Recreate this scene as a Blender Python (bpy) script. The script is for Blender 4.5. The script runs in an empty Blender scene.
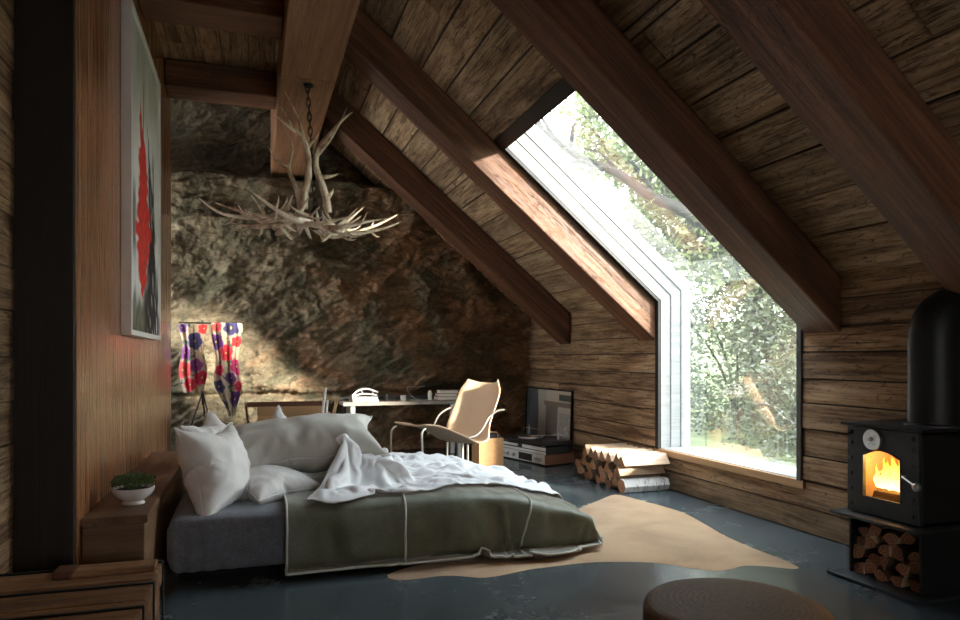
import bpy, bmesh, math, random
from mathutils import Vector, Matrix, Euler, noise as mn

R = math.radians
rng = random.Random(7)
scene = bpy.context.scene
COL = scene.collection

# ------------------------------------------------------------------ helpers
class MB:
    """collects shapes into one mesh"""
    def __init__(s):
        s.v = []; s.f = []; s.r = []; s.m = []
    def add(s, verts, faces, r=None, mi=0):
        b = len(s.v)
        s.v += [tuple(p) for p in verts]
        r = rng.random() if r is None else r
        for f in faces:
            s.f.append(tuple(b + i for i in f)); s.r.append(r); s.m.append(mi)
        return b
    def box(s, x0, x1, y0, y1, z0, z1, r=None, mi=0, M=None):
        vs = [Vector((x, y, z)) for x in (x0, x1) for y in (y0, y1) for z in (z0, z1)]
        if M: vs = [M @ p for p in vs]
        s.add(vs, [(0, 1, 3, 2), (4, 6, 7, 5), (0, 4, 5, 1), (2, 3, 7, 6), (0, 2, 6, 4), (1, 5, 7, 3)], r, mi)
    def tube(s, pts, rad, n=8, r=None, mi=0, closed=False, cap=True):
        pts = [Vector(p) for p in pts]
        N = len(pts)
        if not hasattr(rad, '__len__'): rad = [rad] * N
        t0 = (pts[1] - pts[0]).normalized()
        up = Vector((0, 0, 1)) if abs(t0.z) < .9 else Vector((1, 0, 0))
        u = t0.cross(up).normalized()
        vs = []
        for i, p in enumerate(pts):
            a = pts[(i - 1) % N] if closed else pts[max(i - 1, 0)]
            b = pts[(i + 1) % N] if closed else pts[min(i + 1, N - 1)]
            t = (b - a)
            t = t.normalized() if t.length > 1e-9 else t0
            u = (u - t * u.dot(t))
            u = u.normalized() if u.length > 1e-6 else t.orthogonal().normalized()
            w = t.cross(u)
            for k in range(n):
                an = 2 * math.pi * k / n
                vs.append(p + (u * math.cos(an) + w * math.sin(an)) * rad[i])
        fs = []
        for i in range(N if closed else N - 1):
            j = (i + 1) % N
            for k in range(n):
                l = (k + 1) % n
                fs.append((i * n + k, i * n + l, j * n + l, j * n + k))
        if cap and not closed:
            fs.append(tuple(range(n - 1, -1, -1)))
            fs.append(tuple((N - 1) * n + k for k in range(n)))
        s.add(vs, fs, r, mi)
    def lathe(s, prof, n=32, c=(0, 0, 0), r=None, mi=0, wob=None):
        vs = []; fs = []
        for (rr, z) in prof:
            for k in range(n):
                an = 2 * math.pi * k / n
                q = rr * (wob(an, z) if wob else 1)
                vs.append((c[0] + q * math.cos(an), c[1] + q * math.sin(an), c[2] + z))
        P = len(prof)
        for i in range(P - 1):
            for k in range(n):
                l = (k + 1) % n
                fs.append((i * n + k, i * n + l, (i + 1) * n + l, (i + 1) * n + k))
        fs.append(tuple(range(n - 1, -1, -1)))
        fs.append(tuple((P - 1) * n + k for k in range(n)))
        s.add(vs, fs, r, mi)
    def prism(s, poly, a, b, axis='x', r=None, mi=0, mi_end=None):
        """poly of 2D points extruded along an axis from a to b"""
        n = len(poly)
        def P(p, t):
            return (t, p[0], p[1]) if axis == 'x' else ((p[0], t, p[1]) if axis == 'y' else (p[0], p[1], t))
        vs = [P(p, a) for p in poly] + [P(p, b) for p in poly]
        r = rng.random() if r is None else r
        b0 = len(s.v); s.v += vs
        for i in range(n):
            j = (i + 1) % n
            s.f.append((b0 + i, b0 + j, b0 + n + j, b0 + n + i)); s.r.append(r)
            s.m.append(mi[i] if isinstance(mi, (list, tuple)) else mi)
        me = mi_end if mi_end is not None else (0 if isinstance(mi, (list, tuple)) else mi)
        s.f.append(tuple(b0 + i for i in range(n - 1, -1, -1))); s.r.append(r); s.m.append(me)
        s.f.append(tuple(b0 + n + i for i in range(n))); s.r.append(r); s.m.append(me)
    def ring(s, outer, inner, a, b, axis='x', r=None, mi=0):
        """plate with a hole, outlines with the same point count"""
        n = len(outer)
        def P(p, t):
            return (t, p[0], p[1]) if axis == 'x' else ((p[0], t, p[1]) if axis == 'y' else (p[0], p[1], t))
        vs = [P(p, a) for p in outer] + [P(p, a) for p in inner] + [P(p, b) for p in outer] + [P(p, b) for p in inner]
        fs = []
        for i in range(n):
            j = (i + 1) % n
            fs += [(i, j, n + j, n + i), (2 * n + i, 3 * n + i, 3 * n + j, 2 * n + j),
                   (i, 2 * n + i, 2 * n + j, j), (n + i, n + j, 3 * n + j, 3 * n + i)]
        s.add(vs, fs, r, mi)
    def build(s, name, mat, parent=None, M=None, smooth=False, bevel=0, angle=40, fix=True, noise=None):
        me = bpy.data.meshes.new(name)
        me.from_pydata(s.v, [], s.f)
        for m in (mat if isinstance(mat, (list, tuple)) else [mat]): me.materials.append(m)
        at = me.attributes.new('rnd', 'FLOAT', 'FACE')
        at.data.foreach_set('value', s.r)
        me.polygons.foreach_set('material_index', s.m)
        if fix:
            bm = bmesh.new(); bm.from_mesh(me)
            bmesh.ops.recalc_face_normals(bm, faces=bm.faces); bm.to_mesh(me); bm.free()
        o = bpy.data.objects.new(name, me); COL.objects.link(o)
        if smooth:
            me.polygons.foreach_set('use_smooth', [True] * len(me.polygons))
            if angle < 180: me.set_sharp_from_angle(angle=R(angle))
        if bevel:
            b = o.modifiers.new('bevel', 'BEVEL'); b.width = bevel; b.segments = 2; b.limit_method = 'ANGLE'; b.angle_limit = R(35)
        if parent: o.parent = parent
        if M is not None: o.matrix_local = M if parent else M
        return o

def mk(name, verts, faces, mat, parent=None, smooth=True):
    b = MB(); b.add(verts, faces, .5)
    return b.build(name, mat, parent, smooth=smooth, angle=180, fix=False)

def tag(o, label=None, cat=None, group=None, kind=None):
    if label: o['label'] = label
    if cat: o['category'] = cat
    if group: o['group'] = group
    if kind: o['kind'] = kind
    return o

def empty(name, loc=(0, 0, 0), rz=0, label=None, cat=None, group=None, kind=None):
    o = bpy.data.objects.new(name, None); COL.objects.link(o)
    o.location = loc; o.rotation_euler = (0, 0, rz); o.empty_display_size = .1
    return tag(o, label, cat, group, kind)

def dup(o, parent=None):
    c = o.copy(); COL.objects.link(c)
    if parent: c.parent = parent
    for ch in list(o.children): dup(ch, c)
    return c

def catmull(pts, k=6):
    pts = [Vector(p) for p in pts]
    out = []
    for i in range(len(pts) - 1):
        p0 = pts[max(i - 1, 0)]; p1 = pts[i]; p2 = pts[i + 1]; p3 = pts[min(i + 2, len(pts) - 1)]
        for j in range(k):
            t = j / k
            out.append(.5 * ((2 * p1) + (p2 - p0) * t + (2 * p0 - 5 * p1 + 4 * p2 - p3) * t * t + (3 * p1 - p0 - 3 * p2 + p3) * t ** 3))
    out.append(pts[-1])
    return out

def lerp(a, b, t): return a + (b - a) * t
def sm(a, b, x):
    t = min(max((x - a) / (b - a), 0), 1); return t * t * (3 - 2 * t)

# ------------------------------------------------------------------ materials
class NT:
    def __init__(s, name):
        s.m = bpy.data.materials.new(name); s.m.use_nodes = True
        s.t = s.m.node_tree; s.t.nodes.clear()
        s.out = s.t.nodes.new('ShaderNodeOutputMaterial')
    def n(s, typ, **kw):
        nd = s.t.nodes.new('ShaderNode' + typ)
        for k, v in kw.items():
            if k.startswith('_'): setattr(nd, k[1:], v)
            else:
                key = int(k[1:]) if k[0] == 'i' and k[1:].isdigit() else k.replace('__', ' ')
                s.set(nd, key, v)
        return nd
    def set(s, nd, key, v):
        if isinstance(v, bpy.types.NodeSocket): s.t.links.new(v, nd.inputs[key])
        elif isinstance(v, bpy.types.Node): s.t.links.new(v.outputs[0], nd.inputs[key])
        else: nd.inputs[key].default_value = v
    def coord(s, kind='Object'):
        return s.n('TexCoord').outputs[kind]
    def mapping(s, vec, scale=(1, 1, 1), loc=(0, 0, 0), rot=(0, 0, 0)):
        return s.n('Mapping', i0=vec, i1=loc, i2=rot, i3=scale).outputs[0]
    def noise(s, vec, scale=5, detail=4, rough=.55, dist=0):
        return s.n('TexNoise', Vector=vec, Scale=scale, Detail=detail, Roughness=rough, Distortion=dist).outputs[0]
    def ramp(s, fac, stops, interp='LINEAR'):
        nd = s.n('ValToRGB', Fac=fac); cr = nd.color_ramp; cr.interpolation = interp
        while len(cr.elements) < len(stops): cr.elements.new(.5)
        for e, (p, c) in zip(cr.elements, stops):
            e.position = p; e.color = (*c, 1) if len(c) == 3 else c
        return nd.outputs[0]
    def mix(s, fac, a, b, blend='MIX'):
        nd = s.n('Mix', _data_type='RGBA', _blend_type=blend)
        for idx, v in ((0, fac), (6, a), (7, b)):
            if isinstance(v, (tuple, list)) and len(v) == 3: v = (*v, 1)
            s.set(nd, idx, v)
        return nd.outputs[2]
    def math(s, op, a, b=0.0, c=None):
        nd = s.n('Math', _operation=op); s.set(nd, 0, a); s.set(nd, 1, b)
        if c is not None: s.set(nd, 2, c)
        return nd.outputs[0]
    def attr(s, name='rnd', out='Fac'):
        return s.n('Attribute', _attribute_name=name).outputs[out]
    def bump(s, h, strength=.3, dist=.02, normal=None):
        nd = s.n('Bump', Height=h, Strength=strength, Distance=dist)
        if normal is not None: s.set(nd, 'Normal', normal)
        return nd.outputs[0]
    def done(s, **kw):
        p = s.n('BsdfPrincipled')
        for k, v in kw.items():
            k = k.replace('__', ' ')
            if isinstance(v, (tuple, list)) and len(v) == 3 and k in ('Base Color', 'Emission Color', 'Sheen Tint'): v = (*v, 1)
            s.set(p, k, v)
        s.t.links.new(p.outputs[0], s.out.inputs[0])
        return s.m

def plain(name, col, rough=.6, metal=0, var=.15, scale=20, bump=.1, **kw):
    t = NT(name); c = t.coord()
    n = t.noise(c, scale, 5, .6)
    a = tuple(x * (1 - var) for x in col); b = tuple(min(1, x * (1 + var)) for x in col)
    return t.done(Base__Color=t.ramp(n, [(.3, a), (.7, b)]), Roughness=rough, Metallic=metal,
                  Normal=t.bump(n, bump, .01), **kw)

def wood(name, cols, big=(.5, 7, 7), fine=(2.5, 70, 70), rough=.6, bump=.35, vary=.4, cracks=0, crackcol=(.02, .014, .01),
         blotch=0, blotchcol=(.05, .04, .03), spec=.4, coat=0):
    t = NT(name)
    c = t.coord()
    rn = t.math('ADD', t.attr('rnd'), t.n('ObjectInfo').outputs['Random'])
    off = t.n('CombineXYZ', i0=t.math('MULTIPLY', rn, 37.3), i1=t.math('MULTIPLY', rn, 11.7), i2=t.math('MULTIPLY', rn, 5.3)).outputs[0]
    v = t.n('VectorMath', _operation='ADD', i0=c, i1=off).outputs[0]
    n1 = t.noise(t.mapping(v, big), 1, 5, .6, 1.2)
    n2 = t.noise(t.mapping(v, fine), 1, 4, .65, .3)
    f = t.math('ADD', t.math('MULTIPLY', n1, .6), t.math('MULTIPLY', n2, .4))
    col = t.ramp(f, cols)
    k = t.math('ADD', 1 - vary / 2, t.math('MULTIPLY', t.math('FRACT', t.math('MULTIPLY', rn, 7.77)), vary))
    kk = t.n('CombineXYZ', i0=k, i1=k, i2=k).outputs[0]
    col = t.mix(1, col, kk, 'MULTIPLY')
    h = f
    if blotch:
        nb = t.noise(t.mapping(v, (1.2, 2.6, 2.6)), 1.3, 6, .7, .6)
        mb = t.ramp(nb, [(.5, (0, 0, 0)), (.68, (1, 1, 1))])
        col = t.mix(t.math('MULTIPLY', mb, blotch), col, blotchcol)
    if cracks:
        n3 = t.noise(t.mapping(v, (3.0, 55, 55)), 1, 6, .75, .8)
        m3 = t.ramp(n3, [(.36, (1, 1, 1)), (.46, (0, 0, 0))])
        n4 = t.noise(t.mapping(v, (9, 22, 22)), 1, 5, .75, 1.5)
        m4 = t.ramp(n4, [(.33, (1, 1, 1)), (.43, (0, 0, 0))])
        m = t.math('MAXIMUM', m3, m4)
        col = t.mix(t.math('MULTIPLY', m, cracks), col, crackcol)
        h = t.math('SUBTRACT', f, t.math('MULTIPLY', m, .6))
    return t.done(Base__Color=col, Roughness=t.ramp(n2, [(.2, (rough - .12,) * 3), (.8, (min(1, rough + .1),) * 3)]),
                  Normal=t.bump(h, bump, .012), Coat__Weight=coat, Coat__Roughness=.12, IOR=1.45)

M = {}
M['plank'] = wood('weathered_plank', [(.3, (.04, .02, .01)), (.43, (.19, .105, .052)), (.53, (.37, .235, .128)), (.68, (.56, .40, .25))],
                  big=(.6, 6, 6), fine=(1.6, 42, 42), rough=.8, bump=.7, vary=.5, cracks=.75, blotch=.4, blotchcol=(.06, .036, .02))
M['roof_plank'] = wood('weathered_roof_board', [(.3, (.055, .032, .016)), (.43, (.24, .15, .08)), (.53, (.43, .30, .175)), (.68, (.62, .47, .31))],
                       big=(.7, 6, 6), fine=(1.6, 40, 40), rough=.8, bump=.7, vary=.45, cracks=.8, blotch=.5, blotchcol=(.06, .04, .024))
M['beam'] = wood('stained_beam', [(.3, (.028, .011, .006)), (.45, (.10, .04, .019)), (.57, (.19, .083, .04)), (.75, (.32, .16, .082))],
                 big=(.5, 9, 9), fine=(1.4, 60, 60), rough=.55, bump=.45, vary=.25, cracks=.6, crackcol=(.02, .008, .004))
M['ridge'] = wood('bounce_lit_beam', [(.3, (.10, .042, .02)), (.45, (.24, .115, .056)), (.57, (.36, .19, .1)), (.75, (.5, .3, .17))],
                 big=(.5, 9, 9), fine=(1.2, 60, 60), rough=.5, bump=.4, vary=.2, cracks=.5, crackcol=(.06, .024, .012))  # paler copy of the beam colour, with floor bounce light put into it
M['veneer'] = wood('reddish_veneer', [(.3, (.10, .036, .015)), (.45, (.26, .105, .046)), (.57, (.42, .195, .092)), (.75, (.58, .31, .165))],
                   big=(.4, 9, 9), fine=(.7, 75, 75), rough=.28, bump=.05, vary=.2, coat=.3, cracks=.35, crackcol=(.06, .022, .01))
M['black_wood'] = wood('black_stained_wood', [(.25, (.006, .0045, .004)), (.55, (.016, .011, .009)), (.8, (.035, .024, .018))],
                       big=(.5, 10, 10), fine=(1.5, 140, 140), rough=.6, bump=.3, vary=.3)
M['bench'] = wood('oak_bench', [(.2, (.06, .03, .014)), (.45, (.16, .085, .042)), (.6, (.25, .145, .075)), (.85, (.36, .23, .13))],
                  rough=.55, bump=.3, vary=.25, cracks=.35)
M['trunk'] = wood('old_trunk_board', [(.28, (.035, .015, .007)), (.42, (.19, .085, .037)), (.55, (.36, .185, .085)), (.7, (.55, .32, .16))],
                  rough=.6, bump=.5, vary=.4, cracks=.6, blotch=.5, blotchcol=(.05, .02, .012))
M['white_wood'] = wood('white_painted_wood', [(.3, (.28, .28, .28)), (.55, (.40, .405, .41)), (.8, (.47, .475, .48))],
                       big=(.6, 12, 12), fine=(1.5, 90, 90), rough=.6, bump=.35, vary=.08)
M['stump_top'] = None
M['dark_metal'] = plain('dark_metal', (.02, .021, .022), .5, .6, .25, 30, .08)
M['stove'] = plain('cast_iron_plate', (.05, .056, .06), .5, .55, .2, 40, .15)
M['stove_dark'] = plain('black_iron', (.018, .02, .022), .5, .5, .25, 40, .12)
M['steel'] = plain('brushed_steel', (.55, .54, .52), .35, .9, .08, 30, .05)
M['chrome'] = plain('pale_metal_rod', (.68, .64, .58), .3, .8, .05, 30, .02)
M['silver'] = plain('silver_faceplate', (.82, .82, .8), .45, .1, .06, 30, .03)
M['black'] = plain('black_plastic', (.015, .015, .016), .45, 0, .2, 30, .05)
M['white'] = plain('white_paint', (.8, .8, .8), .45, 0, .03, 20, .05)
M['ceramic'] = plain('white_ceramic', (.75, .72, .7), .25, 0, .06, 15, .05)
M['card'] = plain('tan_kraft_card', (.50, .27, .12), .75, 0, .1, 25, .1)
M['paper'] = plain('white_paper', (.75, .73, .68), .8, 0, .05, 30, .05)
M['pine'] = wood('pale_pine', [(.25, (.36, .2, .095)), (.55, (.52, .32, .16)), (.8, (.62, .41, .23))], rough=.55, bump=.2, vary=.15)
M['red_wood'] = wood('dark_red_wood', [(.25, (.06, .02, .01)), (.6, (.14, .055, .03)), (.85, (.22, .1, .055))], rough=.55, bump=.2, vary=.2)
M['soil'] = plain('soil', (.03, .02, .014), .9, 0, .4, 60, .5)
M['pink_book'] = plain('dusty_pink_cloth_cover', (.42, .2, .15), .7, 0, .1, 60, .1)
M['brown_book'] = plain('brown_cloth_cover', (.3, .13, .085), .7, 0, .1, 60, .1)
M['dark_book'] = plain('charcoal_cover', (.035, .034, .034), .6, 0, .1, 60, .1)

def fabric(name, col, weave=260, rough=.85, var=.12, bump=.15, sheen=.3, big=6, slub=(1, 1, 1), spots=None):
    t = NT(name); c = t.coord()
    n = t.noise(c, big, 5, .6)
    w = t.noise(t.mapping(c, slub), weave, 2, .5)
    f = t.math('ADD', t.math('MULTIPLY', n, .5), t.math('MULTIPLY', w, .5))
    a = tuple(x * (1 - var) for x in col); b = tuple(min(1, x * (1 + var)) for x in col)
    return t.done(Base__Color=t.ramp(f, [(.3, a), (.7, b)]), Roughness=rough, Normal=t.bump(w, bump, .004),
                  Sheen__Weight=sheen, Sheen__Roughness=.4)
M['linen'] = fabric('white_linen', (.81, .80, .785), 300, .9, .05, .12, .15)
M['linen_grey'] = fabric('grey_white_linen', (.62, .61, .56), 300, .9, .06, .12, .15)
M['duvet'] = fabric('white_cotton', (.84, .85, .865), 300, .9, .03, .08, .1)
M['sheet_grey'] = fabric('blue_grey_jersey', (.17, .18, .21), 90, .95, .35, .25, .2, 14)
M['olive'] = fabric('olive_velvet', (.125, .135, .086), 130, .5, .4, .3, .7, 7, (1, .3, 1))
M['piping'] = fabric('pale_piping', (.6, .62, .56), 200, .85, .06, .1, .1)
M['leather'] = fabric('tan_leather', (.66, .46, .30), 90, .5, .08, .1, 0, 4)

# rock
def rock_mat():
    t = NT('mossy_quarried_rock'); c = t.coord()
    w = t.mapping(c, (1, 1, 1.5), rot=(0, R(28), 0))
    a = t.noise(w, .9, 6, .65, .8)
    b = t.noise(t.mapping(c, (1, 1, 2.2), (3, 1, 7), (0, R(35), 0)), 2.2, 8, .72, 1.0)
    f = t.noise(t.mapping(c, (1, 1, 1.8), (9, 2, 1), (0, R(30), 0)), 16, 8, .75, .6)
    g = t.noise(t.mapping(c, (1, 1, 1), (20, 5, 3)), 46, 5, .7, .3)
    base = t.ramp(b, [(.28, (.055, .04, .026)), (.42, (.15, .11, .068)), (.55, (.25, .2, .125)), (.72, (.36, .31, .215))])
    rust = t.ramp(b, [(.3, (.10, .048, .024)), (.5, (.32, .165, .08)), (.7, (.48, .29, .16))])
    moss = t.ramp(f, [(.3, (.016, .02, .011)), (.52, (.065, .072, .038)), (.72, (.15, .15, .085))])
    m1 = t.ramp(a, [(.44, (0, 0, 0)), (.58, (1, 1, 1))])
    # rust towards the right of the wall, moss towards the left
    sx = t.n('SeparateXYZ', i0=c).outputs
    gx = t.math('MULTIPLY_ADD', sx[0], .22, .12)
    rf = t.math('ADD', gx, t.math('MULTIPLY', t.math('SUBTRACT', a, .5), 1.6))
    col = t.mix(t.ramp(rf, [(.25, (0, 0, 0)), (.6, (1, 1, 1))]), base, rust)
    m2 = t.noise(t.mapping(c, (1, 1, 1), (4, 8, 2)), 1.5, 7, .72, .5)
    col = t.mix(t.math('MULTIPLY', t.ramp(m2, [(.47, (0, 0, 0)), (.6, (1, 1, 1))]), .8), col, moss)
    ck = t.ramp(f, [(.34, (1, 1, 1)), (.46, (0, 0, 0))])
    col = t.mix(t.math('MULTIPLY', ck, .7), col, (.03, .022, .014))
    hl = t.ramp(g, [(.55, (0, 0, 0)), (.75, (1, 1, 1))])
    col = t.mix(t.math('MULTIPLY', hl, .35), col, (.42, .37, .27))
    h = t.math('ADD', t.math('MULTIPLY', f, .75), t.math('MULTIPLY', g, .3))
    return t.done(Base__Color=col, Roughness=.85, Normal=t.bump(h, .9, .05))
M['rock'] = rock_mat()

def floor_mat():
    t = NT('blue_slate_tile'); c = t.coord()
    v = t.mapping(c, (1, 1, 1), (-1.16, -.6, 0))
    br = t.n('TexBrick', Vector=v, Scale=1.0, Mortar__Size=.004, Mortar__Smooth=.2, Brick__Width=1.27, Row__Height=1.27, Bias=0.0, _offset=0.0)
    br.inputs['Color1'].default_value = (.4, .4, .4, 1); br.inputs['Color2'].default_value = (.6, .6, .6, 1)
    n = t.noise(c, 1.1, 7, .65, .5); n2 = t.noise(c, 9, 6, .7)
    f = t.math('ADD', t.math('MULTIPLY', n, .65), t.math('MULTIPLY', n2, .35))
    col = t.ramp(f, [(.32, (.034, .047, .053)), (.5, (.056, .072, .079)), (.68, (.088, .104, .109))])
    col = t.mix(t.math('MULTIPLY', br.outputs['Fac'], .8), col, (.025, .03, .034))
    return t.done(Base__Color=col, Roughness=t.ramp(f, [(.3, (.2,) * 3), (.7, (.31,) * 3)]),
                  Normal=t.bump(t.math('SUBTRACT', t.math('MULTIPLY', n, .25), br.outputs['Fac']), .2, .004), IOR=1.65)
M['floor'] = floor_mat()

def hide_mat():
    t = NT('tan_cow_hide'); c = t.coord()
    n = t.noise(c, 1.6, 5, .6, .6); h = t.noise(t.mapping(c, (60, 220, 60), rot=(0, 0, R(20))), 1, 3, .6)
    f = t.math('ADD', t.math('MULTIPLY', n, .7), t.math('MULTIPLY', h, .3))
    col = t.ramp(f, [(.3, (.22, .12, .055)), (.5, (.40, .245, .125)), (.7, (.55, .38, .22))])
    return t.done(Base__Color=col, Roughness=.9, Normal=t.bump(h, .5, .006), Sheen__Weight=.3)
M['hide'] = hide_mat()

def endgrain(name, c0, c1, c2, freq=34):
    """rings around each piece's own local axis (x)"""
    t = NT(name); c = t.coord()
    n = t.noise(c, 9, 4, .6); n2 = t.noise(c, 70, 4, .7)
    sp = t.n('SeparateXYZ', i0=c).outputs
    rr = t.math('SQRT', t.math('ADD', t.math('POWER', sp[1], 2.0), t.math('POWER', sp[2], 2.0)))
    w = t.math('SINE', t.math('MULTIPLY_ADD', n, 4.0, t.math('MULTIPLY', rr, freq * 8)))
    f = t.math('ADD', t.math('MULTIPLY', w, .16), t.math('ADD', t.math('MULTIPLY', n2, .5), .25))
    k = t.math('MULTIPLY_ADD', t.n('ObjectInfo').outputs['Random'], .6, .7)
    kk = t.n('CombineXYZ', i0=k, i1=k, i2=k).outputs[0]
    return t.done(Base__Color=t.mix(1, t.ramp(f, [(.25, c0), (.5, c1), (.75, c2)]), kk, 'MULTIPLY'), Roughness=.85, Normal=t.bump(f, .5, .008))
M['endgrain'] = endgrain('split_log_end', (.2, .085, .04), (.42, .2, .1), (.62, .37, .22))
M['endgrain_dark'] = endgrain('dry_log_end', (.13, .055, .03), (.28, .115, .058), (.42, .2, .115))
M['bark'] = wood('brown_bark', [(.25, (.03, .017, .01)), (.5, (.10, .06, .035)), (.75, (.2, .13, .085))], big=(2, 14, 14), fine=(6, 60, 60), rough=.9, bump=1, vary=.3)
M['split'] = wood('split_log_side', [(.25, (.32, .19, .11)), (.5, (.52, .36, .24)), (.75, (.68, .53, .39))], big=(1.5, 18, 18), fine=(4, 90, 90), rough=.85, bump=.6, vary=.25)
def birch():
    t = NT('white_birch_bark'); c = t.coord()
    n = t.noise(t.mapping(c, (38, 9, 9)), 1, 5, .7, .5)
    return t.done(Base__Color=t.ramp(n, [(.36, (.12, .09, .075)), (.44, (.62, .58, .54)), (.7, (.8, .78, .75))]), Roughness=.8, Normal=t.bump(n, .4, .01))
M['birch'] = birch()

def stump_top():
    t = NT('sawn_log_top'); c = t.coord()
    n = t.noise(c, 3, 4, .6); n2 = t.noise(c, 60, 5, .7)
    sp = t.n('SeparateXYZ', i0=c).outputs
    rr = t.math('SQRT', t.math('ADD', t.math('POWER', sp[0], 2.0), t.math('POWER', sp[1], 2.0)))
    w = t.math('SINE', t.math('MULTIPLY_ADD', n, 9.0, t.math('MULTIPLY', rr, 300.0)))
    f = t.math('ADD', t.math('MULTIPLY', w, .05), t.math('ADD', t.math('MULTIPLY', n2, .5), t.math('MULTIPLY', n, .3)))
    return t.done(Base__Color=t.ramp(f, [(.2, (.05, .022, .011)), (.42, (.14, .066, .032)), (.65, (.25, .135, .07))]), Roughness=.65, Normal=t.bump(f, .5, .008))
M['stump_top'] = stump_top()

def antler():
    t = NT('bone_antler'); c = t.coord()
    n = t.noise(c, 7, 5, .65); n2 = t.noise(t.mapping(c, (30, 30, 8)), 1, 4, .7)
    f = t.math('ADD', t.math('MULTIPLY', n, .65), t.math('MULTIPLY', n2, .35))
    return t.done(Base__Color=t.ramp(f, [(.34, (.2, .11, .06)), (.44, (.55, .41, .28)), (.55, (.85, .75, .6))]), Roughness=.45, Normal=t.bump(f, .4, .01))
M['antler'] = antler()

def vcol(name, rough=.8, bump=.1, sheen=0):
    t = NT(name); c = t.coord(); w = t.noise(c, 220, 2, .5)
    return t.done(Base__Color=t.attr('pattern', 'Color'), Roughness=rough, Normal=t.bump(w, bump, .004), Sheen__Weight=sheen)
M['print'] = vcol('printed_cloth')
M['canvas'] = vcol('painted_canvas', .6, .3)
M['photo_print'] = vcol('matte_photo_print', .35, .02)

def leafm(name, a, b, trans=.45):
    t = NT(name); c = t.coord(); n = t.noise(c, 3, 3, .6)
    rn = t.attr('rnd')
    f = t.math('ADD', t.math('MULTIPLY', n, .4), t.math('MULTIPLY', rn, .6))
    col = t.ramp(f, [(.2, a), (.8, b)])
    d = t.n('BsdfDiffuse', Color=col); tr = t.n('BsdfTranslucent', Color=col)
    mx = t.n('MixShader', i0=trans, i1=d.outputs[0], i2=tr.outputs[0])
    g = t.n('BsdfGlossy', Color=(1, 1, 1, 1), Roughness=.4)
    m2 = t.n('MixShader', i0=.06, i1=mx.outputs[0], i2=g.outputs[0])
    t.t.links.new(m2.outputs[0], t.out.inputs[0]); return t.m
M['leaf_tree'] = leafm('tree_leaf', (.06, .085, .03), (.2, .25, .11), .5)
M['leaf_bush'] = leafm('bush_leaf', (.05, .065, .037), (.14, .17, .10), .4)
M['leaf_pot'] = leafm('sedum_leaf', (.03, .07, .015), (.12, .21, .05), .3)
M['grass'] = plain('meadow_grass', (.18, .22, .1), .95, 0, .4, 3, .5)
M['outer_bark'] = plain('tree_bark', (.022, .022, .023), .9, 0, .4, 12, .6)

def glass_mat():
    t = NT('hazed_window_glass')
    tr = t.n('BsdfTransparent', Color=(.93, .96, .95, 1))
    gl = t.n('BsdfGlossy', Color=(1, 1, 1, 1), Roughness=.0)
    df = t.n('BsdfTranslucent', Color=(.85, .9, .88, 1))
    fa = t.math('POWER', t.n('LayerWeight', Blend=.5).outputs['Facing'], 4.0)
    m1 = t.n('MixShader', i0=.018, i1=tr.outputs[0], i2=df.outputs[0])  # translucent share lays a bright haze over the view outside
    m2 = t.n('MixShader', i0=t.math('MULTIPLY_ADD', fa, .4, .2), i1=m1.outputs[0], i2=gl.outputs[0])
    t.t.links.new(m2.outputs[0], t.out.inputs[0]); return t.m
M['glass'] = glass_mat()
def stove_glass():
    t = NT('stove_glass')
    tr = t.n('BsdfTransparent', Color=(1, .93, .85, 1)); gl = t.n('BsdfGlossy', Roughness=.03)
    m2 = t.n('MixShader', i0=t.math('MULTIPLY_ADD', t.math('POWER', t.n('LayerWeight', Blend=.5).outputs['Facing'], 4.0), .5, .04), i1=tr.outputs[0], i2=gl.outputs[0])
    t.t.links.new(m2.outputs[0], t.out.inputs[0]); return t.m
M['stove_glass'] = stove_glass()
def flame():
    t = NT('flame'); c = t.coord('Generated'); z = t.n('SeparateXYZ', i0=c).outputs[2]
    n = t.noise(t.coord(), 22, 4, .6, .5)
    f = t.math('ADD', t.math('MULTIPLY', z, .75), t.math('MULTIPLY', n, .45))
    col = t.ramp(f, [(.2, (1, .62, .16)), (.5, (1, .45, .06)), (.8, (.9, .16, .01))])
    st = t.ramp(f, [(.2, (1, 1, 1)), (.9, (.25, .25, .25))])
    e = t.n('Emission', Color=col, Strength=t.math('MULTIPLY', st, 3.2))
    t.t.links.new(e.outputs[0], t.out.inputs[0]); return t.m
M['flame'] = flame()
M['firebrick'] = plain('firebrick', (.45, .3, .2), .9, 0, .15, 14, .3)

#@SECTION shell
# ------------------------------------------------------------------ the room
XW = 3.92            # inner face of the right-hand knee wall
ZK = 1.88            # where the sloped ceiling meets it
TAN = .84; TH = math.atan(TAN); CS, SN = math.cos(TH), math.sin(TH)
YB = 9.55            # rock wall
WY0, WY1 = 4.22, 6.12   # window opening along the wall
WZ0 = .38
SW = (XW - 2.25) / CS   # window length up the slope
SR = (XW - .62) / CS    # slope length up to the ridge

MW = Matrix(((0, 0, 1, XW), (1, 0, 0, 0), (0, 1, 0, 0), (0, 0, 0, 1)))                    # local x = Y, y = Z, z = +X
MS = Matrix(((0, -CS, SN, XW), (1, 0, 0, 0), (0, SN, CS, ZK), (0, 0, 0, 1)))              # local x = Y, y = up slope, z = outwards
MR = Matrix(((CS, 0, SN, XW), (0, 1, 0, 0), (-SN, 0, CS, ZK), (0, 0, 0, 1)))              # local x = down slope, y = Y, z = outwards

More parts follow.
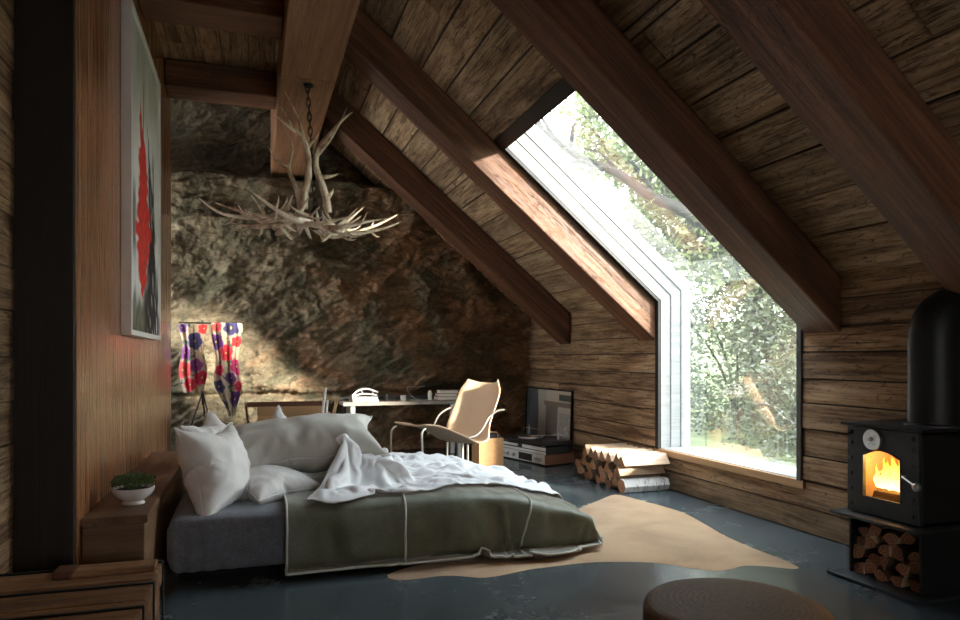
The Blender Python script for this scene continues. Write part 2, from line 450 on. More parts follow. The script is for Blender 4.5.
def boards(mb, l0, l1, w0, w1, width, thick, holes=(), z=0, lmin=1.4, lmax=3.4, jit=.006, gap=.006):
    cuts = [w0]
    w = w0
    while w < w1 - width * .6:
        w += width * rng.uniform(.88, 1.12); cuts.append(min(w, w1))
    if cuts[-1] < w1: cuts[-1] = w1
    for a, b in zip(cuts[:-1], cuts[1:]):
        subs = [(a, b)]
        for (h0, h1, v0, v1) in holes:
            ns = []
            for (p, q) in subs:
                for e in (v0, v1):
                    if p < e < q: ns.append((p, e)); p = e
                ns.append((p, q))
            subs = ns
        for (p, q) in subs:
            segs = [(l0, l1)]
            for (h0, h1, v0, v1) in holes:
                if p >= v0 - 1e-6 and q <= v1 + 1e-6:
                    ns = []
                    for (s0, s1) in segs:
                        if s0 < h0: ns.append((s0, min(s1, h0)))
                        if s1 > h1: ns.append((max(s0, h1), s1))
                    segs = ns
            for (s0, s1) in segs:
                x = s0
                while x < s1 - 1e-6:
                    e = x + rng.uniform(lmin, lmax)
                    if s1 - e < .5: e = s1
                    zz = z + rng.uniform(-jit, jit)
                    mb.box(x + .0015, e - .0015, p + gap / 2, q - gap / 2, zz, zz + thick)
                    x = e

def solid(mb, l0, l1, w0, w1, z0, z1, hole=None):
    if not hole: mb.box(l0, l1, w0, w1, z0, z1, .1, 1); return
    h0, h1, v0, v1 = hole
    mb.box(l0, h0, w0, w1, z0, z1, .1, 1); mb.box(h1, l1, w0, w1, z0, z1, .1, 1)
    if v0 > w0: mb.box(h0, h1, w0, v0, z0, z1, .1, 1)
    if v1 < w1: mb.box(h0, h1, v1, w1, z0, z1, .1, 1)

YN = -2.2            # wall behind the camera
b = MB()
b.box(-2.0, 4.3, YN - .2, 10.3, -.12, 0)
fl = b.build('floor', M['floor']); tag(fl, 'blue grey slate tile floor', kind='structure')

hole = (WY0, WY1, WZ0, 3.0)
b = MB(); boards(b, YN, 9.9, 0, ZK + .02, .2, .03, [hole], lmin=2.0, lmax=4.5, gap=.011, jit=.007); solid(b, YN - .2, 10.2, -.1, ZK + .1, .032, .3, (WY0, WY1, WZ0, ZK + .1))
tag(b.build('wall_right', [M['plank'], M['black_wood']], M=MW, bevel=.004), 'knee wall of weathered horizontal planks under the sloped roof', kind='structure')

hole = (WY0, WY1, -1, SW)
b = MB(); boards(b, YN, 9.9, .0, SR + .1, .33, .03, [hole], lmin=2.6, lmax=5.0, gap=.014, jit=.008); solid(b, YN - .2, 10.2, -.02, SR + .3, .032, .28, (WY0, WY1, -.02, SW))
tag(b.build('ceiling', [M['roof_plank'], M['black_wood']], M=MS, bevel=.004), 'sloped ceiling of weathered boards', kind='structure')

# left side: flat ceiling, near wall, partition
b = MB()
MC = Matrix(((0, 1, 0, 0), (1, 0, 0, 0), (0, 0, 1, 4.2), (0, 0, 0, 1)))
boards(b, YN, 7.7, -1.9, .4, .24, .03); solid(b, YN - .2, 7.68, -2.0, .5, .032, .3); b.box(7.66, 7.72, -2.0, .5, 0, .8, .1, 1); b.box(7.6, 10.3, -2.0, .9, .68, .9, .1, 1)
tag(b.build('ceiling_left', [M['roof_plank'], M['black_wood']], M=MC, bevel=.004), 'flat boarded ceiling left of the ridge beam', kind='structure')

b = MB()
ML = Matrix(((0, 0, -1, -1.05), (1, 0, 0, 0), (0, 1, 0, 0), (0, 0, 0, 1)))
boards(b, YN, 3.74, 0, 4.2, .22, .03); solid(b, YN - .2, 3.76, -.1, 4.6, .032, .3)
tag(b.build('wall_left', [M['plank'], M['black_wood']], M=ML, bevel=.004), 'near left wall of horizontal planks', kind='structure')
b = MB()
lw_ = (8.0, 9.3, 1.35, 2.9)
b.box(-2.0, -1.78, 3.7, lw_[0], -.1, 4.7); b.box(-2.0, -1.78, lw_[1], 10.2, -.1, 4.7); b.box(-2.0, -1.78, lw_[0], lw_[1], -.1, lw_[2]); b.box(-2.0, -1.78, lw_[0], lw_[1], lw_[3], 4.7)
tag(b.build('wall_outer', M['black_wood']), kind='structure')
w3 = empty('fill_window_3', (-1.9, 8.65, 2.1)); tag(w3, kind='structure')  # unseen opening added behind the partition to give fill light
b = MB()
for y in (-.65, .61): b.box(-.03, .03, y, y + .04, -.75, .8)
for z in (-.75, 0, .76): b.box(-.03, .03, -.65, .65, z, z + .04)
b.build('fill_window_frame', M['dark_metal'], w3)

# veneer partition: grain upright, so local x = up
MP = Matrix(((0, 0, 1, -.8), (0, -1, 0, 0), (1, 0, 0, 0), (0, 0, 0, 1)))
b = MB()
for y0, y1 in ((3.77, 5.0), (5.0, 6.35), (6.35, 7.86)):
    b.box(0, 4.2, -y1, -y0 - .0006, -.24, 0)
pn = b.build('wall_partition', M['veneer'], M=MP, bevel=.0015); tag(pn, 'polished reddish veneer partition behind the bed head', kind='structure')
b = MB(); b.box(0, 4.2, -3.768, -3.73, -.26, -.004)
tag(b.build('trim_1', M['black_wood'], M=MP, bevel=.003), 'near black upright board closing the partition end', kind='structure')

b = MB()
MF = Matrix(((1, 0, 0, 0), (0, 0, -1, YN), (0, 1, 0, 0), (0, 0, 0, 1)))
rw = (.7, 2.1, 1.0, 1.9)
boards(b, -1.1, 4.0, 0, 4.7, .22, .03, [rw]); solid(b, -2.0, 4.3, -.1, 4.9, .032, .3, rw)
tag(b.build('wall_front', [M['plank'], M['black_wood']], M=MF), 'plank wall behind the camera', kind='structure')
w2 = empty('fill_window_2', (1.4, YN - .1, 1.6)); tag(w2, kind='structure')  # unseen opening added behind the camera for daylight fill
b = MB()
for x in (-.7, -.02, .66): b.box(x, x + .04, -.06, 0, -.6, .3)
for z in (-.6, .26): b.box(-.7, .7, -.06, 0, z, z + .04)
b.build('fill_window_frame', M['dark_metal'], w2)

# rock wall
def rock_y(x, z):
    p = Vector((x, 0, z))
    q = Vector((x * .82 + z * .35, 3.3, z * 1.0 - x * .5))
    h = .16 * mn.fractal(Vector((p.x * .55, 1.7, p.z * .7)), 1.0, 2.0, 4)
    h += .10 * (1 - abs(mn.noise(q * 1.5)) * 2)
    h += .06 * mn.ridged_multi_fractal(Vector((q.x * 1.6, 8.1, q.z * 3.4)), .9, 2.1, 5, .9, 2.0) * .5
    cb = mn.cell_vector(Vector((q.x * 4.2 + .5 * mn.noise(q * 5), 2.0, q.z * 7 + .5 * mn.noise(q * 6))))
    h += .03 * (cb.x - .5) + .028 * (.5 - abs(mn.noise(Vector((q.x * 5, .3, q.z * 10)))) * 1.6)
    h += .032 * mn.fractal(Vector((q.x * 9, 6.3, q.z * 15)), .7, 2.0, 4)
    h += .025 * (.4 - abs(mn.noise(Vector((q.x * 21, 4.3, q.z * 33)))))
    # the upper rock steps back over a ledge
    le = 3.66 + .1 * mn.noise(Vector((x * 1.3, 5, 2)))
    h -= .55 * sm(le - .03, le + .12, z)
    # right part falls back along a diagonal cleft
    d = (x - 2.3) * .8 - (z - .95) * 1.0 * .62
    h -= .22 * sm(-.02, .10, d + .08 * mn.noise(Vector((x * 3, z * 3, 9)))) * sm(2.1, 1.5, z)
    # a crevice near desk height and footing that comes forward under it
    zc = .82 + .035 * mn.noise(Vector((x * 2.1, 7, 1)))
    h -= .13 * math.exp(-((z - zc) / .035) ** 2) * sm(3.0, 2.3, x)
    h = max(-1.0, min(.27, h))
    return YB - h
NX, NZ = 360, 300
vs = []; x0, x1 = -1.9, 3.98
for j in range(NZ + 1):
    for i in range(NX + 1):
        x = lerp(x0, x1, i / NX)
        top = min(4.9, ZK + TAN * (XW - x) + .05)
        z = lerp(-.02, top, j / NZ)
        vs.append((x, rock_y(x, z), z))
fs = [(j * (NX + 1) + i, j * (NX + 1) + i + 1, (j + 1) * (NX + 1) + i + 1, (j + 1) * (NX + 1) + i) for j in range(NZ) for i in range(NX)]
rk = mk('wall_back', vs, fs, M['rock']); tag(rk, 'rough mossy rock face at the back of the attic', kind='structure')
b = MB(); b.box(-2.0, 4.3, 10.15, 10.35, -.1, 4.9)
tag(b.build('wall_outer_back', M['black_wood']), kind='structure')

# ridge beam and joists, rafters
def beam(name, M_, l0, l1, y0, y1, z0, z1, label, joints=(), mat='beam'):
    b = MB(); cuts = [l0, *joints, l1]
    n = 14
    for a, c in zip(cuts[:-1], cuts[1:]):
        b.box(a + .0015, c - .0015, y0, y1, z0, z1)
    o = b.build(name, M[mat], M=M_, bevel=.012)
    return tag(o, label, 'beam', 'exposed roof beams', 'structure')
MY = Matrix(((0, -1, 0, 0), (1, 0, 0, 0), (0, 0, 1, 0), (0, 0, 0, 1)))     # local x = world Y, local y = -X
beam('ridge_beam', MY, YN, 9.68, -.70, -.235, 3.72, 4.62, 'broad ridge beam running away overhead, antler chandelier hung from it', joints=(2.1, 6.2), mat='ridge')
for y0, lab in ((7.30, 'ceiling joist nearest the rock wall, left of the ridge beam'), (5.58, 'ceiling joist just in front of the one by the rock wall'),
                (3.86, 'ceiling joist over the near end of the partition'), (2.1, 'ceiling joist over the trunk')):
    beam('ceiling_joist', Matrix.Identity(4), -1.05 if y0 < 3.7 else -.8, .235, y0, y0 + .38, 3.93, 4.19, lab)
for y0, lab in ((8.17, 'rafter nearest the rock wall'), (6.18, 'rafter along the far side of the window, lit pale by the sun'),
                (3.83, 'rafter along the near side of the window'), (2.54, 'rafter above the wood stove'), (.3, 'nearest rafter overhead')):
    b = MB()
    zt, zb = -.002, -.31
    xa = -(XW - .70) / CS
    vsr = []
    for yy in (y0, y0 + .34):
        for (z, xe) in ((zt, .0), (zb, -zb * TAN)):
            # cut plumb on the ridge beam and on the wall
            xs = (.70 - XW - z * SN) / CS
            vsr += [(xs, yy, z), (xe - .004, yy, z)]
    b.add(vsr, [(0, 1, 3, 2), (4, 6, 7, 5), (0, 2, 6, 4), (1, 5, 7, 3), (0, 4, 5, 1), (2, 3, 7, 6)])
    o = b.build('rafter', M['beam'], M=MR, bevel=.012)
    tag(o, lab, 'beam', 'exposed roof beams', 'structure')

# ------------------------------------------------------------------ the bent window
win = empty('window_1', (XW, (WY0 + WY1) / 2, WZ0)); tag(win, 'tall white lined window bending from the knee wall up into the roof', kind='structure')
IW = Matrix.Translation(win.location).inverted()
REV = .33
# profile of the opening in XZ, seen along Y: sill -> bend -> top, inner line and outer line
def bend(off):
    """point line moved outward by off, following wall then slope"""
    k = math.tan(TH / 2 + 0)  # mitre
    half = (math.pi / 2 - TH) / 2
    xo = XW + off
    # intersection of x = XW+off with slope plane moved outward by off
    zo = ZK + (XW + off / SN * 1.0 - xo) * TAN if False else ZK + (off - off * SN) / CS
    tx, tz = XW - SW * CS + off * SN, ZK + SW * SN + off * CS
    return (xo, WZ0), (xo, zo), (tx, tz)
def jamb(y0, y1, mat, name, o0, o1, inset=0):
    b = MB(); s0, m0, t0 = bend(o0); s1, m1, t1 = bend(o1)
    for (p, q, p1, q1) in ((s0, m0, s1, m1), (m0, t0, m1, t1)):
        vs_ = [(x, y, z) for y in (y0, y1) for (x, z) in (p, q, q1, p1)]
        b.add(vs_, [(0, 1, 2, 3), (7, 6, 5, 4), (0, 4, 5, 1), (1, 5, 6, 2), (2, 6, 7, 3), (3, 7, 4, 0)])
    o = b.build(name, mat, M=None); o.parent = win; o.matrix_local = IW.copy()
    return o
# white linings, each side of three stepped boards
for k in range(3):
    a0, a1 = .012 + REV * k / 3, .012 + REV * (k + 1) / 3
    jamb(WY1 - .014 - .012 * k, WY1 + .03, M['white_wood'], 'jamb_lining', a0, a1 - .004)
    jamb(WY0 - .03, WY0 + .014 + .012 * k, M['white_wood'], 'jamb_lining', a0, a1 - .004)
b = MB(); b.box(XW + .012, XW + REV + .03, WY0, WY1, WZ0 - .02, WZ0 + .012)
o = b.build('sill', M['white_wood'], bevel=.004); o.parent = win; o.matrix_local = IW.copy()
b = MB()
b.box(WY0, WY1, SW - .005, SW + .03, .0, REV)
o = b.build('head_lining', M['dark_metal']); o.parent = win; o.matrix_local = IW @ MS
# dark outer trim standing just proud of the boards
jamb(WY1 - .012, WY1 + .045, M['dark_metal'], 'trim_strip', -.022, .012)
jamb(WY0 - .03, WY0 + .014, plain('grey_metal', (.07, .072, .072), .5, .3, .2, 30, .08), 'trim_strip', -.022, .012)
b = MB(); b.box(WY0 - .05, WY1 + .045, SW - .02, SW + .11, -.022, .012)
o = b.build('trim_strip', M['dark_metal']); o.parent = win; o.matrix_local = IW @ MS
b = MB(); b.box(WY0 - .05, WY1 + .045, WZ0 - .055, WZ0 + .004, -.02, .012)
o = b.build('trim_strip', M['pine']); o.parent = win; o.matrix_local = IW @ MW
# panes
GO = .27
s0, m0, t0 = bend(GO)
b = MB(); b.add([(s0[0], WY0, s0[1]), (s0[0], WY1, s0[1]), (m0[0], WY1, m0[1]), (m0[0], WY0, m0[1])], [(0, 1, 2, 3)])
o = b.build('glass_pane', M['glass'], fix=False); o.parent = win; o.matrix_local = IW.copy()
b = MB(); b.add([(m0[0], WY0, m0[1]), (m0[0], WY1, m0[1]), (t0[0], WY1, t0[1]), (t0[0], WY0, t0[1])], [(0, 1, 2, 3)])
o = b.build('glass_pane', M['glass'], fix=False); o.parent = win; o.matrix_local = IW.copy()

#@SECTION cloth
# ------------------------------------------------------------------ cloth by simulation
def sim(ob, frames, colliders=(), mass=.3, tension=15, bend=.5, growth=0., pressure=None, gravity=1., selfc=False, fric=20, dist=.008, quality=6, damp=1.):
    for c, th in colliders:
        if not c.modifiers.get('col'):
            c.modifiers.new('col', 'COLLISION')
        c.collision.thickness_outer = th; c.collision.cloth_friction = fric; c.collision.use_culling = False
    md = ob.modifiers.new('cloth', 'CLOTH'); s = md.settings
    s.quality = quality; s.mass = mass; s.air_damping = damp
    s.tension_stiffness = tension; s.compression_stiffness = tension; s.shear_stiffness = tension * .35; s.bending_stiffness = bend
    s.shrink_min = -growth
    s.effector_weights.gravity = gravity
    if pressure is not None:
        s.use_pressure = True; s.uniform_pressure_force = pressure
    cs = md.collision_settings; cs.use_collision = bool(colliders); cs.distance_min = dist; cs.collision_quality = 3
    cs.use_self_collision = selfc; cs.self_distance_min = .006
    md.point_cache.frame_start = 1; md.point_cache.frame_end = frames
    scene.frame_start = 1; scene.frame_end = frames
    for f in range(1, frames + 1): scene.frame_set(f)
    dg = bpy.context.evaluated_depsgraph_get()
    me = bpy.data.meshes.new_from_object(ob.evaluated_get(dg), preserve_all_data_layers=True, depsgraph=dg)
    mw = ob.matrix_world.copy()
    ob.modifiers.clear(); ob.data = me
    scene.frame_set(1)
    me.polygons.foreach_set('use_smooth', [True] * len(me.polygons))
    for c, th in colliders:
        m = c.modifiers.get('col')
        if m: c.modifiers.remove(m)
    return ob

def cloth_grid(name, P, nu, nv, mat):
    """P(u, v) -> point, u and v in 0..1"""
    vs = [P(i / nu, j / nv) for j in range(nv + 1) for i in range(nu + 1)]
    fs = [(j * (nu + 1) + i, j * (nu + 1) + i + 1, (j + 1) * (nu + 1) + i + 1, (j + 1) * (nu + 1) + i) for j in range(nv) for i in range(nu)]
    return mk(name, vs, fs, mat)

def finish_cloth(o, thick, sub=1):
    if thick:
        s = o.modifiers.new('thick', 'SOLIDIFY'); s.thickness = thick; s.offset = 1
    if sub:
        m = o.modifiers.new('sub', 'SUBSURF'); m.levels = sub; m.render_levels = sub
    return o

# mattress: a rounded slab, lower towards the foot
BX0, BX1, BY0, BY1 = -.46, 2.2, 4.27, 6.02
def mat_top(x): return lerp(.40, .23, sm(1.4, 2.25, x))
def rounded_slab():
    vs = []; fs = []
    nx, ns = 150, 48
    hw = (BY1 - BY0) / 2; yc = (BY0 + BY1) / 2
    for i in range(nx + 1):
        t = i / nx; x = lerp(BX0, BX1, t)
        e = min(1, math.sqrt(max(0, 1 - (max(0, .07 - (x - BX0)) / .07) ** 2)), math.sqrt(max(0, 1 - (max(0, .07 - (BX1 - x)) / .07) ** 2)))
        e = .55 + .45 * e
        zt = mat_top(x); zm = (.06 + zt) / 2; hz = (zt - .06) / 2
        for k in range(ns):
            a = 2 * math.pi * k / ns; c, s_ = math.cos(a), math.sin(a)
            pw = .16
            y = yc + hw * math.copysign(abs(c) ** pw, c) * (.94 + .06 * e)
            z = zm + hz * math.copysign(abs(s_) ** pw, s_) * e
            # sheet folds gathered at the head corner
            if c < -.4 and x < .2:
                w = sm(.1, -.25, x)
                y += .013 * w * math.sin(x * 70 + z * 12 + 2 * mn.noise(Vector((x * 8, z * 6, 1)))) * sm(.40, .22, z)
            vs.append((x, y, z))
    for i in range(nx):
        for k in range(ns):
            l = (k + 1) % ns
            fs.append((i * ns + k, i * ns + l, (i + 1) * ns + l, (i + 1) * ns + k))
    fs.append(tuple(range(ns))); fs.append(tuple(nx * ns + k for k in range(ns - 1, -1, -1)))
    return vs, fs
bed = empty('bed', (.8, 5.14, 0), label='low double bed with a blue grey fitted sheet', cat='bed')
vs, fs = rounded_slab()
b = MB(); b.add(vs, fs, .5)
mattress = b.build('mattress', M['sheet_grey'], smooth=True, angle=70)
b = MB(); b.box(-.42, 1.6, 4.55, 5.9, .0, .07)
base = b.build('base', M['black_wood'])

fb = MB(); fb.box(-3, 6, 2, 10, -.3, .014)
floor_col = fb.build('floor_helper', M['black'])

# pillow prototypes blown up flat
def pillow(name, w, h, mat, pressure, seed, n=40):
    r_ = random.Random(seed)
    m = max(8, int(n * h / w))
    vs = []; idx = {}
    def P(i, j, side):
        u, v = i / n - .5, j / m - .5
        edge = i in (0, n) or j in (0, m)
        z = 0 if edge else side * .012 + .012 * mn.noise(Vector((u * 7 + seed, v * 7, side)))
        # slightly drawn-in sides so the corners stand out
        k = 1 - .05 * (1 - (2 * v) ** 2); q = 1 - .05 * (1 - (2 * u) ** 2)
        return (u * w * k, v * h * q, z)
    for side in (1, -1):
        for j in range(m + 1):
            for i in range(n + 1):
                edge = i in (0, n) or j in (0, m)
                if edge and side == -1: idx[(i, j, -1)] = idx[(i, j, 1)]; continue
                idx[(i, j, side)] = len(vs); vs.append(P(i, j, side))
    fs = []
    for side in (1, -1):
        for j in range(m):
            for i in range(n):
                q = [idx[(i, j, side)], idx[(i + 1, j, side)], idx[(i + 1, j + 1, side)], idx[(i, j + 1, side)]]
                fs.append(tuple(q if side == 1 else q[::-1]))
    o = mk(name, vs, fs, mat)
    sim(o, 26, mass=.25, tension=10, bend=.02, growth=.09, pressure=pressure, gravity=0, quality=5, damp=3)
    for v in o.data.vertices:
        u_, w_ = v.co.x / w, v.co.y / h
        e_ = sm(.5, .3, max(abs(u_), abs(w_)))
        k_ = .5 - abs(mn.noise(Vector((v.co.x * 5 + v.co.y * 3, v.co.y * 9 - v.co.x * 4, seed)))) * 1.6
        k2 = mn.noise(Vector((v.co.x * 3, v.co.y * 3, seed + 4)))
        v.co += v.normal * (.022 * k_ * (.35 + .65 * e_) + .02 * k2 * e_)
    # seam round the edge
    ring = [idx[(i, 0, 1)] for i in range(n)] + [idx[(n, j, 1)] for j in range(m)] + [idx[(i, m, 1)] for i in range(n, 0, -1)] + [idx[(0, j, 1)] for j in range(m, 0, -1)]
    b = MB(); b.tube([o.data.vertices[k].co.copy() for k in ring], .0045, 6, closed=True)
    sd = b.build('seam', M['linen'], o, smooth=True, angle=180)
    m_ = o.modifiers.new('sub', 'SUBSURF'); m_.levels = 1; m_.render_levels = 2
    dims = [max(v.co[a] for v in o.data.vertices) - min(v.co[a] for v in o.data.vertices) for a in range(3)]
    print('pillow', name, [round(d, 3) for d in dims])
    return o
def place(o, c, xdir, zdir, scale=(1, 1, 1)):
    """pillow plane: xdir along its width, zdir its face"""
    z = Vector(zdir).normalized(); x = Vector(xdir); x = (x - z * x.dot(z)).normalized(); y = z.cross(x)
    m = Matrix((x, y, z)).transposed().to_4x4(); m.translation = Vector(c)
    o.matrix_world = m @ Matrix.Diagonal((*scale, 1))
    return o

p1 = pillow('pillow', .62, .58, M['linen'], 5, 3)
tag(p1, 'plump white pillow standing upright at the near corner of the bed', 'pillow', 'pillows at the bed head')
place(p1, (-.2, 4.62, .60), (.55, .8, 0), (.84, -.42, .32))
p2 = pillow('pillow', .62, .5, M['linen'], 5, 11)
tag(p2, 'white pillow leaning behind the upright one, its frilled corner showing', 'pillow', 'pillows at the bed head')
place(p2, (-.25, 5.45, .64), (.25, .95, .1), (.85, -.25, .55))
p3 = pillow('pillow', .66, .48, M['linen'], 5, 21)
tag(p3, 'white pillow lying flat under the big grey bolster', 'pillow', 'pillows at the bed head')
place(p3, (.08, 4.82, .485), (.5, -.85, 0), (.05, -.12, 1), (1, 1, .85))
p4 = pillow('pillow', 1.02, .52, M['linen_grey'], 5, 33, 40)
tag(p4, 'big grey white bolster pillow lying across the stacked pillows', 'pillow', 'pillows at the bed head')
place(p4, (.33, 4.98, .70), (.97, .12, -.08), (-.05, -.42, .9), (1.04, 1.05, 1.1))
p5 = pillow('pillow', .5, .5, M['linen'], 4, 45)
tag(p5, 'white pillow whose one corner peaks up behind the bolster', 'pillow', 'pillows at the bed head')
place(p5, (.22, 5.6, .61), (.7, .1, .7), (.3, -.75, .45))

# bedspread
SX0, SX1, SY0, SY1 = .25, 2.53, 3.84, 6.3
NU, NV = 92, 96
def PS(u, v):
    x = lerp(SX0, SX1, u); y = lerp(SY0, SY1, v)
    cr = sm(1.8, 2.53, x) * sm(4.7, 3.84, y); x -= .22 * cr; y += .22 * cr
    return (x + .02 * mn.noise(Vector((y * 2.2, 0, 3))), y + .02 * mn.noise(Vector((x * 2.6, 5, 1))), .48 + .03 * mn.noise(Vector((x * 4, y * 2, 2))) - .1 * sm(1.6, 2.4, x))
spread = cloth_grid('bedspread', PS, NU, NV, M['olive'])
sim(spread, 55, [(mattress, .012), (floor_col, .01)], mass=.3, tension=15, bend=.35, growth=.06, quality=6, fric=30)
for v in spread.data.vertices:
    x, y, z = v.co
    side = sm(4.34, 4.24, y); foot = sm(1.9, 2.15, x)
    r1 = mn.noise(Vector((x * 4.2 + .6 * z, 3, z * 1.3 + y * .8)))
    r2 = .45 - abs(mn.noise(Vector((x * 7.5 + 1.2 * y, y * 3, z * 2.0 + 6))))
    d_ = (.060 * r1 + .034 * r2) * max(side * sm(.42, .25, z), foot * .8) * sm(.02, .12, z) + (.018 * r1 + .022 * r2) * (1 - side)
    v.co += v.normal * d_
spread.data.update()
def strip(o, ids, rad, name, mat, lift=.004):
    b = MB(); pts = []
    for k in ids:
        v = o.data.vertices[k]; pts.append(v.co + v.normal * lift)
    b.tube(catmull(pts, 2), rad, 6)
    return b.build(name, mat, o, smooth=True, angle=180)
def vid(i, j): return j * (NU + 1) + i
tag(spread, 'olive green velvet bedspread with pale piping hanging over the bed side', 'bedspread')
SN_ = lambda x: int(round((x - SX0) / (SX1 - SX0) * NU))
for ids in ([vid(0, j) for j in range(NV + 1)], [vid(i, 0) for i in range(NU + 1)], [vid(NU, j) for j in range(NV + 1)],
            [vid(SN_(.92), j) for j in range(NV + 1)], [vid(SN_(1.70), j) for j in range(NV + 1)]):
    strip(spread, ids, .008, 'piping', M['piping'], .014)
finish_cloth(spread, .012, 1)

# duvet, crumpled by growing wider than the space it lies in
def PD(u, v):
    x = lerp(.52, 2.08, u); yn = 4.22 + (x - .6) * .42 * sm(.5, .9, x); y = lerp(yn, 6.22, v)
    w = .10 * mn.fractal(Vector((x * 3.1, y * 3.1, 4)), .8, 2, 3) + .03 * mn.noise(Vector((x * 9, y * 9, 2)))
    hump = .12 * math.exp(-((x - .62) / .2) ** 2)
    return (x + .05 * mn.noise(Vector((y * 2.5, 1, 8))), y + .05 * mn.noise(Vector((x * 3, 6, 8))), .62 + w + hump)
duvet = cloth_grid('duvet', PD, 100, 110, M['duvet'])
tag(duvet, 'crumpled white duvet thrown back over the olive bedspread', 'duvet')
sim(duvet, 42, [(mattress, .012), (spread, .008), (p4, .01), (p5, .01), (floor_col, .01)], mass=.2, tension=12, bend=.12, growth=.22, selfc=True, quality=6, fric=30, damp=2)
finish_cloth(duvet, .010, 1)

bpy.data.objects.remove(floor_col)
for o in (mattress, base):
    o.parent = bed; o.matrix_parent_inverse = Matrix.Translation(bed.location).inverted()

#@SECTION furniture
# ------------------------------------------------------------------ bench behind the bed
t = empty('headboard_bench', (-.65, 5.0, 0), label='long low wooden bench box between the veneer partition and the bed head', cat='bench')
MB_ = Matrix(((0, -1, 0, 0), (1, 0, 0, 0), (0, 0, 1, 0), (0, 0, 0, 1)))
b = MB(); b.box(-1.13, 1.4, -.135, .145, 0, .47); b.build('body', M['bench'], t, M=MB_, bevel=.004)
b = MB(); b.box(-1.15, 1.42, -.15, .148, .47, .51); b.build('top', M['bench'], t, M=MB_, bevel=.005)
b = MB(); b.box(-.143, .134, -1.144, -1.128, .02, .235); b.box(-.143, .134, -1.144, -1.128, .238, .462); b.build('end_panel', M['bench'], t, bevel=.003)

# potted plant
t = empty('potted_plant', (-.61, 4.16, .51), label='small green plant in a footed white bowl on the wooden bench', cat='potted plant')
b = MB(); b.lathe([(.052, 0), (.058, .004), (.056, .012), (.044, .02), (.06, .028), (.09, .05), (.103, .072), (.106, .09), (.1, .093), (.094, .085), (.085, .07)], 40)
b.build('bowl', M['ceramic'], t, smooth=True, angle=50)
b = MB(); b.lathe([(.001, .072), (.088, .075), (.09, .08), (.001, .086)], 24); b.build('soil', M['soil'], t)
b = MB(); r2 = random.Random(4)
for k in range(900):
    a = r2.uniform(0, 6.283); q = math.sqrt(r2.random()) * .108; hz = .085 + .068 * math.sqrt(max(0, 1 - (q / .125) ** 2)) * r2.uniform(.35, 1) + .012 * r2.random()
    c = Vector((q * math.cos(a), q * math.sin(a), hz)); L = r2.uniform(.010, .022)
    d = Vector((math.cos(a) * .7 + r2.uniform(-.8, .8), math.sin(a) * .7 + r2.uniform(-.8, .8), r2.uniform(.0, 1.1))).normalized()
    s_ = d.cross(Vector((r2.uniform(-1, 1), r2.uniform(-1, 1), 1))).normalized() * L * .3
    n_ = d.cross(s_).normalized() * L * .15
    b.add([c, c + d * L * .5 + s_, c + d * L, c + d * L * .5 - s_, c + d * L * .5 + n_], [(0, 1, 4), (1, 2, 4), (2, 3, 4), (3, 0, 4)])
for k in range(40):
    a = r2.uniform(0, 6.283); q = r2.uniform(.0, .07)
    b.tube([(q * math.cos(a) * .6, q * math.sin(a) * .6, .08), (q * math.cos(a), q * math.sin(a), .125)], .0015, 4)
b.build('foliage', M['leaf_pot'], t, fix=False)

# trunk
t = empty('storage_trunk', (-.69, 2.85, 0), label='old wooden storage trunk with dark metal straps in the near left corner', cat='trunk')
MT = Matrix.Identity(4)
b = MB()
for k in range(3): b.box(-.325, .305, -.48 + .0, .49, .02 + k * .095, .112 + k * .095)
b.build('body', M['trunk'], t, bevel=.004)
b = MB()
for k in range(4):
    y0 = -.49 + k * .2475; b.box(-.335, .315, y0, y0 + .2455, .308, .40)
b.build('lid', M['trunk'], t, bevel=.012)
for y0 in (-.47, -.1, .18, .478):
    b = MB()
    b.box(-.337, .322, y0, y0 + .022, .4, .408); b.box(.314, .322, y0, y0 + .022, .01, .405); b.box(-.344, -.336, y0, y0 + .022, .01, .405)
    b.build('metal_strap', M['dark_metal'], t, bevel=.004)
b = MB(); b.box(-.02, .30, .36, .47, .4, .425); b.build('lid_batten', M['trunk'], t, bevel=.004)
b = MB(); b.box(-.08, .0, .36, .47, .399, .43); b.build('corner_cleat', M['red_wood'], t, bevel=.006)
for x in (-.31, .29):
    for y in (-.45, .46):
        b = MB(); b.box(x - .02, x + .02, y - .02, y + .02, 0, .022); b.build('foot', M['dark_metal'], t)

